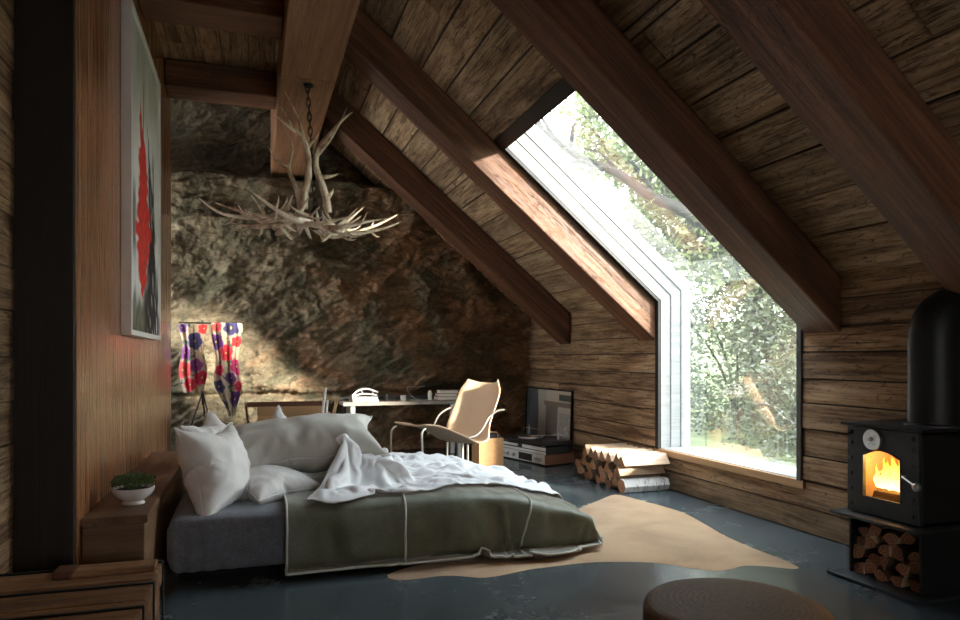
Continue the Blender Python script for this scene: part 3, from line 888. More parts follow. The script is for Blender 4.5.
# painting
t = empty('painting', (-.8, 5.69, 1.45), label='large abstract painting, red plume on grey and black, white box frame on the partition', cat='painting')
PW, PH = 1.5, 2.17
b = MB()
o_ = [(-PW / 2, 0), (PW / 2, 0), (PW / 2, PH), (-PW / 2, PH)]; q = .035
i_ = [(-PW / 2 + q, q), (PW / 2 - q, q), (PW / 2 - q, PH - q), (-PW / 2 + q, PH - q)]
b.ring(o_, i_, .002, .066, 'x'); b.build('frame', M['white'], t, bevel=.002)
def paint(u, v):
    """u 0..1 from near to far, v 0..1 upward"""
    n = lambda s, k: mn.fractal(Vector((u * s, v * s * .6, k)), .8, 2, 5)
    g = .62 + .16 * n(4, 1) + .10 * mn.noise(Vector((u * 34, v * 3, 5)))
    g += .12 * sm(.62, .9, v) * mn.noise(Vector((u * 40, v * 2, 9))) + .12 * sm(.75, .4, v)
    c = Vector((g, g, g * .96))
    # pale lower left, dark green bottom
    low = sm(.16, .08, v + .05 * n(6, 3))
    c = c.lerp(Vector((.09, .1, .06)) + Vector((1, 1, .8)) * max(0, .2 * n(14, 2)), low)
    # black strokes on the far side of the plume and low down
    bx = .62 + .1 * math.sin(v * 5) + .08 * n(3, 7)
    wv = .16 * sm(.66, .45, v) * sm(-.02, .1, v) + .03
    bl = sm(wv, wv * .55, abs(u - bx - .05 * mn.noise(Vector((u * 3, v * 30, 2))))) * sm(.78, .62, v + .1 * n(8, 4))
    bl = max(bl, sm(.1, .02, abs(u - .12 - .03 * n(9, 5))) * sm(.52, .42, v) * sm(.2, .3, v) * .8)
    bl = max(bl, sm(.3, .12, v) * sm(.38, .6, u + .1 * n(5, 8)))
    bl = max(bl, sm(.022, .008, abs(u - .42 - .1 * (v - .8))) * sm(.66, .7, v) * sm(.9, .84, v) * .8)
    bl = max(bl, sm(.05, .02, abs(u - .78 + .05 * n(9, 2))) * sm(.5, .52, v) * sm(.72, .62, v) * .9)
    c = c.lerp(Vector((.012, .012, .015)), min(1, bl))
    # white scratches
    ws = mn.noise(Vector((u * 22 + v * 9, v * 12, 3)))
    c = c.lerp(Vector((.8, .8, .8)), sm(.22, .4, ws) * sm(.6, .4, v) * sm(.5, .65, u) * .85)
    # red plume
    cx = .34 + .10 * sm(.75, .2, v) - .05 * math.sin(v * 9) + .05 * mn.noise(Vector((0, v * 26, 6)))
    w = .13 * sm(.76, .58, v) + .13 * math.exp(-((v - .36) / .11) ** 2) + .02
    w *= sm(.1, .2, v)
    w *= 1 + .45 * mn.noise(Vector((u * 8, v * 34, 1)))
    r_ = sm(w, w * .72, abs(u - cx)) if w > .005 else 0
    r_ *= sm(.8, .74, v)
    sh = .62 + .5 * mn.noise(Vector((u * 26, v * 60 - u * 40, 4)))
    c = c.lerp(Vector((.8 * sh + .12, .03, .02)), min(1, max(0, r_)))
    return c
NUp, NVp = 110, 190
vs = []; cols = []
for j in range(NVp + 1):
    for i in range(NUp + 1):
        u, v = i / NUp, j / NVp
        vs.append((.05, lerp(-PW / 2 + q, PW / 2 - q, u), lerp(q, PH - q, v))); cols.append(paint(u, v))
fs = [(j * (NUp + 1) + i, j * (NUp + 1) + i + 1, (j + 1) * (NUp + 1) + i + 1, (j + 1) * (NUp + 1) + i) for j in range(NVp) for i in range(NUp)]
def pattern(o, cols):
    at = o.data.color_attributes.new('pattern', 'FLOAT_COLOR', 'POINT')
    flat = []
    for c in cols: flat += [max(0, c[0]), max(0, c[1]), max(0, c[2]), 1]
    at.data.foreach_set('color', flat)
o = mk('canvas', vs, fs, M['canvas'], t); pattern(o, cols)

# ------------------------------------------------------------------ floral textile stand
FLX, FLY = -.55, 8.72
t = empty('textile_stand', (FLX, FLY, 0), label='black tripod stand behind the pillows hung with floral red and purple cloths', cat='stand')
b = MB(); b.tube([(0, .03, .75), (0, .03, 1.74)], .011, 8); b.tube([(-.26, .03, 1.71), (.46, .03, 1.71)], .009, 8); b.build('pole', M['dark_metal'], t, smooth=True)
for k in range(3):
    a = R(80 + 120 * k); b = MB()
    b.tube([(0, .03, .9), (.30 * math.cos(a), .03 + .30 * math.sin(a), .0)], .009, 8); b.build('leg', M['dark_metal'], t, smooth=True)
PAL = [(.5, .025, .03), (.62, .14, .04), (.5, .02, .04), (.42, .012, .05), (.2, .03, .2), (.1, .03, .16), (.56, .05, .05), (.3, .015, .09), (.035, .03, .1)]
def floral_cols(pts, seed, W, H_):
    r_ = random.Random(seed); fl_ = []
    for _ in range(400):
        x, z, q = r_.uniform(-W * .42, W * .42), r_.uniform(H_ * .12, H_ * .97), r_.uniform(.06, .12)
        if all((x - f[0]) ** 2 + (z - f[1]) ** 2 > ((q + f[2]) * .88) ** 2 for f in fl_): fl_.append((x, z, q, r_.choice(PAL), r_.uniform(0, 6)))
        if len(fl_) > 26: break
    out = []
    for (x, z) in pts:
        n = mn.fractal(Vector((x * 13, z * 13, seed)), .8, 2, 3)
        c = Vector((.5, .39, .27)) * (1 + .1 * n)
        c = c.lerp(Vector((.05, .1, .085)), sm(.16, .3, n) * .9)
        for (fx, fz, q, col, ph) in fl_:
            dx, dz = x - fx, z - fz; d = math.hypot(dx, dz)
            if d < q * 1.25:
                a = math.atan2(dz, dx); pr = q * (.84 + .2 * abs(math.cos(2.5 * a + ph)) + .1 * n)
                k = sm(pr, pr * .9, d)
                cc = Vector(col) * (.55 + .9 * (d / q)) * (1 + .35 * mn.noise(Vector((a * 3, d * 30, fx * 9))))
                if d < q * .13: cc = Vector((.5, .36, .1))
                c = c.lerp(cc, k)
        out.append(c)
    return out
def floral(name, xc, w, z0, z1, bow, point, seed, par):
    NU_, NV_ = 60, 110; vs = []; pp = []
    for j in range(NV_ + 1):
        for i in range(NU_ + 1):
            u, v = i / NU_ - .5, j / NV_
            hw = w * (1 - point * sm(.42, 0, v) * .8) * (.86 + .14 * math.sin(v * 9 + seed))
            x = u * hw + point * .06 * sm(.5, 0, v)
            y = -bow * math.cos(u * math.pi) + .022 * math.sin(u * 22 + v * 3 + seed) + .012 * mn.noise(Vector((u * 6, v * 8, seed)))
            vs.append((xc + x, y - .02, lerp(z0, z1, v))); pp.append((u * w, v * (z1 - z0)))
    fs = [(j * (NU_ + 1) + i, j * (NU_ + 1) + i + 1, (j + 1) * (NU_ + 1) + i + 1, (j + 1) * (NU_ + 1) + i) for j in range(NV_) for i in range(NU_)]
    o = mk(name, vs, fs, M['print'], par); pattern(o, floral_cols(pp, seed, w, z1 - z0))
    s_ = o.modifiers.new('thick', 'SOLIDIFY'); s_.thickness = .006
    return o
floral('floral_cloth', -.10, .31, .90, 1.69, .11, 0, 5, t)
floral('floral_cloth', .27, .35, .62, 1.71, .10, .85, 12, t)

# ------------------------------------------------------------------ wooden crate with paper rolls
t = empty('wooden_crate', (.40, 7.35, 0), label='open tan wooden crate behind the bed, dark red rim', cat='crate')
b = MB(); b.box(-.35, .35, -.2, -.185, .0, .72); b.box(-.35, .35, .185, .2, 0, .80); b.box(-.35, .35, -.185, .185, 0, .02); b.build('body', M['pine'], t, bevel=.002)
b = MB(); b.add([(-.36, -.2, .0), (-.36, .2, 0), (-.47, .2, .84), (-.47, -.2, .84), (-.345, -.2, .0), (-.345, .2, 0), (-.45, .2, .84), (-.45, -.2, .84)],
                [(0, 1, 2, 3), (7, 6, 5, 4), (0, 4, 5, 1), (1, 5, 6, 2), (2, 6, 7, 3), (3, 7, 4, 0)]); b.build('side_board', M['red_wood'], t)
b = MB(); b.box(.345, .36, -.2, .2, 0, .74); b.build('side_board', M['pine'], t)
b = MB(); b.box(-.46, .36, .18, .215, .795, .845); b.build('rim', M['red_wood'], t, bevel=.003)
for (x, dx, L, q, m, lab) in ((.22, .10, .99, .016, 'paper', 'tall white paper roll leaning in the crate'), (.27, .07, .86, .014, 'paper', 'short white paper roll between the tall roll and the tan stick'),
                         (.24, .20, .87, .017, 'pine', 'tan wooden stick leaning out of the crate')):
    b = MB(); b.tube([(0, 0, 0), (dx, .02, L - .02)], q, 14); b.tube([(dx * .999, .02, L - .03), (dx, .02, L - .018)], q * .55, 14)
    o = b.build('paper_roll' if m == 'paper' else 'wooden_stick', M[m], smooth=True, angle=40)
    o.location = (.40 + x, 7.30 - .1 * (x - .25), .022); tag(o, lab, 'paper roll' if m == 'paper' else 'stick')

# ------------------------------------------------------------------ desk
DX0, DX1, DY0, DY1, DZ = 1.08, 2.72, 8.74, 9.2, .745
t = empty('desk', ((DX0 + DX1) / 2, (DY0 + DY1) / 2, 0), label='narrow desk with a pale edge standing against the rock', cat='desk')
hw = (DX1 - DX0) / 2; hd = (DY1 - DY0) / 2
b = MB(); b.box(-hw, hw, -hd, hd, DZ - .045, DZ); b.build('desk_top', plain('worn_grey_wood', (.27, .23, .195), .6, 0, .2, 12, .2), t, bevel=.003)
b = MB(); b.box(-hw - .0, hw, hd - .03, hd, DZ, DZ + .05); b.build('back_rail', M['black'], t)
for x in (-hw + .12, hw - .12):
    for y in (-hd + .05, hd - .05):
        b = MB(); b.box(x - .03, x + .03, y - .025, y + .025, 0, DZ - .045); b.build('leg', M['steel'], t, bevel=.003)
def book(w, d, h, cover, loc, rz, label, cat='book', group=None, tilt=0):
    t = empty('book', loc, rz, label, cat, group); t.rotation_euler = (tilt, 0, rz)
    b = MB(); b.box(-w / 2, w / 2, -d / 2, d / 2, 0, .004); b.box(-w / 2, w / 2, -d / 2, d / 2, h - .004, h); b.box(-w / 2, w / 2, d / 2 - .004, d / 2, .004, h - .004); b.build('cover', M[cover], t)
    b = MB(); b.box(-w / 2 + .004, w / 2 - .004, -d / 2 + .005, d / 2 - .004, .004, h - .004); b.build('pages', M['paper'], t)
g = 'books stacked at the right end of the desk'
book(.30, .2, .045, 'brown_book', (2.47, 8.95, DZ), R(4), 'lowest brown book of the stack at the right end of the desk', group=g)
book(.27, .19, .04, 'pink_book', (2.46, 8.95, DZ + .045), R(-5), 'middle pinkish book of the stack at the right end of the desk', group=g)
book(.25, .18, .045, 'brown_book', (2.48, 8.95, DZ + .085), R(2), 'top book of the stack at the right end of the desk', group=g)
g = 'books stacked at the left end of the desk'
book(.34, .24, .03, 'dark_book', (1.36, 8.92, DZ), R(6), 'dark book with white pages lowest at the left end of the desk', group=g)
book(.32, .22, .028, 'paper', (1.38, 8.92, DZ + .03), R(-10), 'white booklet lying on the dark book on the desk', group=g)
# a white jointed drawing frame resting on the booklet
b = MB()
b.tube(catmull([(-.17, 0, .004), (-.1, 0, .07), (.02, 0, .095), (.16, 0, .05)], 5), .011, 8)
b.tube(catmull([(-.15, .03, .004), (-.02, .03, .03), (.15, .02, .012)], 5), .010, 8)
b.tube([(-.06, .0, .085), (-.03, .03, .03)], .007, 6); b.tube([(.09, 0, .07), (.1, .025, .02)], .007, 6)
o = b.build('drafting_arm', M['white'], smooth=True); o.location = (1.38, 8.90, DZ + .066); tag(o, 'white jointed drafting arm on top of the booklet on the desk', 'drafting arm')
b = MB(); b.lathe([(.03, 0), (.036, .01), (.038, .07), (.034, .072), (.03, .012)], 20)
o = b.build('cup', M['ceramic'], smooth=True, angle=50); o.location = (1.86, 8.86, DZ); tag(o, 'low white cup in the middle of the desk', 'cup')
t = empty('wire_stand', (2.05, 8.95, DZ), label='loop of pale wire on a round foot standing on the desk', cat='wire stand')
b = MB(); b.lathe([(.07, 0), (.07, .012), (.02, .02), (.012, .03)], 20); b.build('foot', M['steel'], t, smooth=True, angle=50)
b = MB(); b.tube(catmull([(0, 0, .02), (-.05, 0, .05), (-.11, 0, .12), (-.10, 0, .18), (.02, 0, .17), (.12, 0, .19)], 6), .006, 6); b.build('loop', M['steel'], t, smooth=True)
b = MB(); b.lathe([(.026, 0), (.028, .006), (.028, .10), (.02, .112), (.02, .125), (.001, .126)], 20)
o = b.build('jar', M['ceramic'], smooth=True, angle=50); o.location = (2.23, 8.92, DZ); tag(o, 'slim pale jar standing between the wire loop and the book stack', 'jar')
b = MB(); b.lathe([(.03, 0), (.03, .075), (.024, .09), (.001, .092)], 20)
o = b.build('ink_bottle', M['black'], smooth=True, angle=50); o.location = (1.66, 8.98, DZ); tag(o, 'squat black bottle on the desk beside the booklet', 'bottle')

# ------------------------------------------------------------------ lounge chair
t = empty('lounge_chair', (1.98, 7.0, 0), R(33), 'tan leather lounge chair with a pale metal frame between bed and desk', 'chair')
prof = catmull([(-.62, 0, .635), (-.40, 0, .60), (-.12, 0, .50), (.10, 0, .405), (.22, 0, .405), (.32, 0, .46), (.44, 0, .63), (.555, 0, .83), (.64, 0, 1.02)], 5)
vs = []; NWc = 16
for k, p in enumerate(prof):
    s_ = k / (len(prof) - 1)
    w = lerp(.42, .62, sm(0.1, .6, s_)) * lerp(1, .74, sm(.86, 1, s_) ** 2)
    i0 = max(k - 1, 0); i1 = min(k + 1, len(prof) - 1)
    tg = (prof[i1] - prof[i0]).normalized(); nr = Vector((-tg.z, 0, tg.x))
    for j in range(NWc + 1):
        u = j / NWc * 2 - 1
        cup = .02 * u * u + .10 * abs(u) ** 3 * sm(.5, .72, s_)
        vs.append(p + Vector((0, u * w / 2 * (1 - .06 * sm(.5, .8, s_) * u * u), 0)) + nr * cup)
fs = [(k * (NWc + 1) + j, k * (NWc + 1) + j + 1, (k + 1) * (NWc + 1) + j + 1, (k + 1) * (NWc + 1) + j) for k in range(len(prof) - 1) for j in range(NWc)]
o = mk('shell', vs, fs, M['leather'], t); s_ = o.modifiers.new('thick', 'SOLIDIFY'); s_.thickness = .014; s_.offset = -1
for sgn in (-1, 1):
    b = MB(); b.tube(catmull([(-.60, sgn * .2, .622), (-.645, sgn * .205, .60), (-.665, sgn * .21, .53), (-.65, sgn * .22, .25), (-.62, sgn * .24, .012)], 5), .010, 8); b.build('front_leg', M['chrome'], t, smooth=True)
    b = MB(); b.tube(catmull([(-.06, sgn * .285, .49), (.02, sgn * .32, .51), (.10, sgn * .34, .57), (.20, sgn * .345, .68), (.35, sgn * .335, .74), (.50, sgn * .315, .745)], 6), .010, 8); b.build('arm', M['chrome'], t, smooth=True)
    b = MB(); b.tube([(.10, sgn * .14, .40), (.09, sgn * .15, .012)], .012, 8); b.build('rear_leg', M['chrome'], t, smooth=True)
b = MB(); b.tube([(-.62, -.24, .012), (.32, -.24, .012), (.32, .24, .012), (-.62, .24, .012)], .011, 8); b.build('floor_rail', M['chrome'], t, smooth=True)
b = MB(); b.tube([(.18, 0, .40), (.18, 0, .012)], .016, 8); b.build('pedestal', M['chrome'], t, smooth=True)

# kraft bag
t = empty('paper_bag', (2.66, 7.82, 0), R(8), 'tan paper bag on the floor right of the lounge chair', 'bag')
b = MB(); o_ = [(-.16, -.1), (.16, -.1), (.16, .1), (-.16, .1)]; i_ = [(p[0] * .975, p[1] * .96) for p in o_]
b.ring(o_, i_, 0.004, .355, 'z'); b.box(-.16, .16, -.1, .1, 0, .006); b.build('body', M['card'], t)
b = MB(); b.tube(catmull([(-.08, -.1, .34), (-.07, -.1, .42), (.07, -.1, .42), (.08, -.1, .34)], 6), .004, 6); b.build('handle', M['card'], t, smooth=True)
b = MB()
for k in range(24):
    pass
def blob(name, mat, sx, sy, sz, seed, loc, label, cat):
    vs = []; fs = []; n, m = 24, 14
    for j in range(m + 1):
        for i in range(n):
            a = 2 * math.pi * i / n; p = math.pi * j / m
            d = Vector((math.sin(p) * math.cos(a), math.sin(p) * math.sin(a), math.cos(p)))
            q = 1 + .25 * mn.noise(d * 2.2 + Vector((seed, 0, 0))) + .08 * mn.noise(d * 6 + Vector((seed, 3, 0)))
            vs.append((d.x * sx * q, d.y * sy * q, d.z * sz * q))
    for j in range(m):
        for i in range(n): fs.append((j * n + i, (j + 1) * n + i, (j + 1) * n + (i + 1) % n, j * n + (i + 1) % n))
    o = mk(name, vs, fs, mat); o.location = loc; return tag(o, label, cat)
blob('black_cloth', fabric('black_cloth', (.012, .012, .013), 200, .9, .2, .1, .2), .14, .085, .07, 4, (2.67, 7.82, .36), 'bundled black cloth stuffed into the top of the tan paper bag', 'cloth')

# hi-fi
HR = R(103.5)
HM = Matrix.Translation((3.40, 8.16, 0)) @ Matrix.Rotation(R(13.5), 4, 'Z')
def hifi(name, z0, w0, w1, d0, d1, h, label, cat):
    t = empty(name, label=label, cat=cat); t.matrix_world = HM @ Matrix.Translation((0, 0, z0)); return t
# local: x = depth (front at -x), y = along the front
t = hifi('amplifier', 0, 0, 0, 0, 0, .13, 'silver faced stereo amplifier with wooden cheeks, lowest of the hi-fi stack', 'amplifier')
b = MB(); b.box(-.18, .24, -.48, .48, .02, .135); b.build('case', M['black'], t, bevel=.003)
b = MB(); b.box(-.195, -.18, -.48, .48, .02, .135); b.build('faceplate', M['silver'], t, bevel=.002)
b = MB(); b.box(-.199, -.194, -.22, .06, .035, .12); b.build('dial_window', M['black'], t)
for y in (-.4, -.32, .16, .3, .4):
    b = MB(); b.tube([(-.195, y, .075), (-.222, y, .075)], .022, 16); b.build('knob', M['steel'], t, smooth=True)
for y in (-.495, .48):
    b = MB(); b.box(-.195, .24, y, y + .015, .015, .14); b.build('wood_cheek', M['red_wood'], t, bevel=.002)
for y in (-.4, .4):
    for x in (-.13, .19):
        b = MB(); b.tube([(x, y, 0), (x, y, .02)], .018, 12); b.build('foot', M['black'], t, smooth=True)
t = hifi('tuner', .141, 0, 0, 0, 0, .1, 'black and silver tuner between the amplifier and the turntable', 'tuner')
b = MB(); b.box(-.18, .22, -.48, .48, .0, .085); b.build('case', M['black'], t, bevel=.003)
b = MB(); b.box(-.19, -.18, -.48, .48, .0, .03); b.box(-.19, -.18, .1, .46, .045, .075); b.box(-.188, -.18, -.48, .0, .04, .08); b.build('faceplate', M['silver'], t)
t = hifi('turntable', .226, 0, 0, 0, 0, .1, 'turntable with a record on it, topmost of the hi-fi stack', 'turntable')
b = MB(); b.box(-.2, .24, -.46, .46, .015, .06); b.build('plinth', M['black'], t, bevel=.004)
for y in (-.4, .4):
    for x in (-.15, .19):
        b = MB(); b.tube([(x, y, 0), (x, y, .016)], .02, 12); b.build('foot', M['steel'], t, smooth=True)
b = MB(); b.lathe([(.16, .06), (.16, .078), (.155, .08), (.001, .08)], 40, (.0, .08, 0)); b.build('platter', M['steel'], t, smooth=True, angle=40)
b = MB(); b.tube([(.15, -.3, .06), (.15, -.3, .13)], .014, 12); b.tube([(.19, -.32, .12), (.15, -.3, .12), (-.05, -.12, .105), (-.09, -.06, .09)], .006, 8); b.build('tonearm', M['steel'], t, smooth=True)
b = MB(); b.tube([(.1, .25, .06), (.1, .25, .2)], .004, 6); b.tube([(.1, .33, .16), (.1, -.1, .165)], .004, 6); b.build('record_clamp', M['chrome'], t, smooth=True)
t = empty('vinyl_record', label='black record with an amber centre lying on the turntable', cat='record'); t.matrix_world = HM @ Matrix.Translation((0, .08, .306))
b = MB(); b.lathe([(.15, 0), (.15, .003), (.001, .003)], 48); b.build('disc', M['black'], t, smooth=True, angle=30)
b = MB(); b.lathe([(.05, .003), (.05, .0042), (.001, .0042)], 32); b.build('centre_disc', plain('amber_paper', (.5, .26, .05), .6), t)

# leaning framed print against the plank wall
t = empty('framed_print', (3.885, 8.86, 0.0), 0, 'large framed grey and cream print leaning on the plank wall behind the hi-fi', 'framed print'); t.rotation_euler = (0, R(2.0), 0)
FWd, FHt = .78, .88
b = MB(); o_ = [(-FWd, 0), (FWd, 0), (FWd, FHt), (-FWd, FHt)]; i_ = [(-FWd + .02, .02), (FWd - .02, .02), (FWd - .02, FHt - .02), (-FWd + .02, FHt - .02)]
b.ring(o_, i_, -.03, 0, 'x'); b.build('frame', M['dark_metal'], t)
vs = []; cols = []
for j in range(81):
    for i in range(141):
        u, v = i / 140, j / 80           # u from near (right in view) to far (left)
        vs.append((-.012, lerp(-FWd + .02, FWd - .02, u), lerp(.02, FHt - .02, v)))
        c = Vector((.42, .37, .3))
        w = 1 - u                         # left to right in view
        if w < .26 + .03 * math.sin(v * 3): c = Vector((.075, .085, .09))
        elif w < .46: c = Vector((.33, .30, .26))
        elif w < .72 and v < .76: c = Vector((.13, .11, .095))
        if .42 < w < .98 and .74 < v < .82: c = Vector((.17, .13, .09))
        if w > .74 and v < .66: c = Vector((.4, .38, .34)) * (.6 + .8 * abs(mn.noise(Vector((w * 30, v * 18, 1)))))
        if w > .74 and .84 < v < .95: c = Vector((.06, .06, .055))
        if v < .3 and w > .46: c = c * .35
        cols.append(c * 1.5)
fs = [(j * 141 + i, j * 141 + i + 1, (j + 1) * 141 + i + 1, (j + 1) * 141 + i) for j in range(80) for i in range(140)]
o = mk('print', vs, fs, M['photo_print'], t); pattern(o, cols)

#@SECTION hearth
# ------------------------------------------------------------------ firewood
def wedge(a0, a1, R_, L, seed, bark):
    """split log: local x along its length, section round the local axis"""
    r_ = random.Random(seed); n = 7
    arc = [(R_ * math.cos(lerp(a0, a1, k / n)) * r_.uniform(.93, 1.05), R_ * math.sin(lerp(a0, a1, k / n)) * r_.uniform(.93, 1.05)) for k in range(n + 1)]
    full = abs(a1 - a0) > 6
    poly = arc[:-1] if full else arc + [(r_.uniform(-.1, .05) * R_, r_.uniform(-.05, .05) * R_)]
    cy = sum(p[0] for p in poly) / len(poly); cz = sum(p[1] for p in poly) / len(poly)
    poly = [(p[0] - cy, p[1] - cz) for p in poly]
    m = len(poly); rings = 5; vs = []; b = MB()
    for i in range(rings + 1):
        x = lerp(-L / 2, L / 2, i / rings); k = r_.uniform(.95, 1.04)
        for p in poly: vs.append((x, p[0] * k, p[1] * k))
    fs = []; ms = []
    for i in range(rings):
        for k in range(m):
            l = (k + 1) % m
            fs.append((i * m + k, i * m + l, (i + 1) * m + l, (i + 1) * m + k)); ms.append(1 if (full or k < n) else 2)
    fs.append(tuple(range(m - 1, -1, -1))); ms.append(0); fs.append(tuple(rings * m + k for k in range(m))); ms.append(0)
    b.add(vs, fs, r_.random()); b.m = ms
    return b
def log_obj(name, seed, R_, L, a0, a1, bark, end):
    o = wedge(a0, a1, R_, L, seed, bark).build(name, [M[end], M[bark], M['split']], smooth=True, angle=35)
    return o
protos = [log_obj('firewood_log', 60 + k, .115, .5, 0, a, 'bark', 'endgrain') for k, a in enumerate((R(66), R(74), R(82), R(70)))]
birch_log = log_obj('firewood_log', 90, .072, .5, 0, R(360), 'birch', 'endgrain')
used = set()
ordn = ['nearest', 'second', 'third', 'fourth', 'fifth', 'sixth', 'seventh', 'eighth', 'ninth', 'tenth']
rowlab = ['bottom', 'middle', 'top']
ybase = 5.95
for row in range(3):
    n = 8 - (1 if row == 2 else 0)
    for k in range(n):
        y = ybase + k * .128 + (.064 if row == 1 else 0)
        if row == 0 and k == 0:
            o = birch_log
            lab = 'white birch barked log at the near bottom corner of the firewood stack'
        else:
            p = protos[(k + row) % 4]
            if p in used: o = p.copy(); COL.objects.link(o)
            else: o = p; used.add(p)
            if row == 0: lab = '%s log from the near end, bottom row of the stack by the window' % ordn[k]
            else: lab = '%s log from the near end, %s row of the stack by the window' % (ordn[k], rowlab[row])
        up = (k + row) % 2
        ang = (R(-125) if up else R(55)) + rng.uniform(-.12, .12)
        if row == 2: ang = R(-125) + rng.uniform(-.1, .1)
        o.location = (3.64 + rng.uniform(-.018, .018), y, .062 + row * .104); o.rotation_euler = (ang + (0 if row != 0 or k else .4), 0, rng.uniform(-.02, .02))
        tag(o, lab, 'log', 'split logs stacked by the window')

# ------------------------------------------------------------------ wood stove
SXF, SY0_, SY1_ = 3.40, 2.80, 3.28
st = empty('wood_stove', (3.63, 3.04, 0), label='dark iron wood stove with a glazed door, flue pipe and log store below', cat='stove')
IS = Matrix.Translation(st.location).inverted()
def sp(b, name, mat, parent=None, **kw):
    o = b.build(name, mat, None, **kw)
    par = parent or st
    o.parent = par; o.matrix_parent_inverse = (Matrix.Translation(st.location)).inverted() if par is st else Matrix.Translation(st.location).inverted()
    return o
b = MB(); b.box(3.42, 3.86, SY0_, SY0_ + .02, .39, .90); b.box(3.42, 3.86, SY1_ - .02, SY1_, .39, .90); b.box(3.84, 3.86, SY0_, SY1_, .39, .9); b.box(3.42, 3.86, SY0_, SY1_, .39, .41)
b.box(3.42, 3.86, SY0_, SY1_, .88, .9)
sp(b, 'firebox', M['stove_dark'], bevel=.004)
b = MB(); b.box(3.45, 3.84, SY0_ + .022, SY0_ + .05, .41, .87); b.box(3.45, 3.84, SY1_ - .05, SY1_ - .022, .41, .87); b.box(3.8, 3.838, SY0_ + .05, SY1_ - .05, .41, .87); b.box(3.45, 3.8, SY0_ + .05, SY1_ - .05, .41, .44)
sp(b, 'fire_lining', M['firebrick'])
b = MB(); b.box(3.375, 3.87, SY0_ - .03, SY1_ + .03, .90, .918); sp(b, 'top_plate', M['stove_dark'], bevel=.004)
b = MB(); b.box(3.30, 3.87, SY0_ - .05, SY1_ + .04, .372, .39); sp(b, 'shelf_plate', M['stove'], bevel=.003)
b = MB(); b.box(3.41, 3.86, SY0_, SY0_ + .016, .022, .372); b.box(3.41, 3.86, SY1_ - .016, SY1_, .022, .372); b.box(3.845, 3.86, SY0_, SY1_, .022, .372)
sp(b, 'log_store', M['stove_dark'], bevel=.003)
b = MB(); b.box(3.30, 3.88, SY0_ - .05, SY1_ + .06, 0, .022); sp(b, 'plinth', M['stove'], bevel=.003)
# door: plate with an arched opening
yc = 3.04; n = 40
def arch(hw_, zb, zs, rise):
    pts = [(-hw_, zb), (hw_, zb), (hw_, zs)]
    for k in range(1, 10):
        a = k / 10; pts.append((hw_ - 2 * hw_ * a, zs + rise * math.sin(math.pi * a)))
    pts.append((-hw_, zs))
    return [(yc + p[0], p[1]) for p in pts]
inner = arch(.125, .495, .735, .04)
outer = [(yc - .235, .395), (yc + .235, .395), (yc + .235, .72)] + [(yc + .235 - .47 * k / 10, .895) for k in range(1, 10)] + [(yc - .235, .72)]
outer[3] = (yc + .235, .895); outer[11] = (yc - .235, .895)
door = MB(); door.ring(outer, inner, 3.395, 3.42, 'x'); dr = sp(door, 'door', M['stove'], bevel=.002)
def dp(b, name, mat, **kw):
    o = b.build(name, mat, None, **kw); o.parent = dr; o.matrix_parent_inverse = Matrix.Translation(st.location).inverted() @ Matrix.Translation(st.location); return o
def arch_tube():
    return [(3.395, p[0], p[1]) for p in inner]
b = MB(); b.tube(arch_tube(), .006, 6, closed=True); dp(b, 'opening_rim', M['stove'], smooth=True)
b = MB(); g_ = [(3.41, p[0], p[1]) for p in inner]; b.add(g_, [tuple(range(len(g_)))]); dp(b, 'door_glass', M['stove_glass'], fix=False)
b = MB(); b.tube([(3.395, yc + .045, .832), (3.372, yc + .045, .832)], .058, 28); b.tube([(3.373, yc + .045, .84), (3.360, yc + .045, .832)], .012, 12)
for k in range(6):
    a = k * math.pi / 3; b.tube([(3.374, yc + .045 + .03 * math.cos(a), .832 + .03 * math.sin(a)), (3.369, yc + .045 + .03 * math.cos(a), .832 + .03 * math.sin(a))], .006, 8)
dp(b, 'air_vent', M['steel'], smooth=True)
for yy in (yc - .2, yc + .205):
    for zz in (.44, .53, .62, .71, .80, .86):
        if yy < yc and zz in (.62,): continue
        b = MB(); b.lathe([(.012, 0), (.012, .004), (.007, .008), (.001, .0085)], 12)
        M_ = Matrix.Translation((3.395, yy, zz)) @ Matrix.Rotation(R(-90), 4, 'Y')
        o = dp(b, 'rivet', M['black'], M=None); o.data.transform(M_)
b = MB(); b.tube([(3.395, yc - .16, .655), (3.36, yc - .165, .655), (3.335, yc - .25, .625)], .006, 8); h = dp(b, 'handle', M['steel'], smooth=True)
b = MB(); b.lathe([(.001, -.024), (.014, -.02), (.022, -.006), (.022, .008), (.013, .02), (.001, .024)], 18, (3.33, yc - .275, .618)); dp(b, 'handle_knob', M['steel'], smooth=True)
# flue: rises, then bends back into the wall
fp = [(3.62, 2.90, .918), (3.62, 2.90, 1.2), (3.62, 2.90, 1.42)] + [(3.62 + .15 * (1 - math.cos(a)), 2.90, 1.42 + .15 * math.sin(a)) for a in (.3, .6, .9, 1.2, 1.5)] + [(3.90, 2.90, 1.575)]
b = MB(); b.tube(fp, [.125] * len(fp), 36); sp(b, 'flue_pipe', M['stove_dark'], smooth=True, angle=40)
b = MB(); b.lathe([(.145, 0), (.145, .012), (.127, .02)], 36, (3.62, 2.90, .918)); sp(b, 'flue_collar', M['stove'], smooth=True, angle=40)

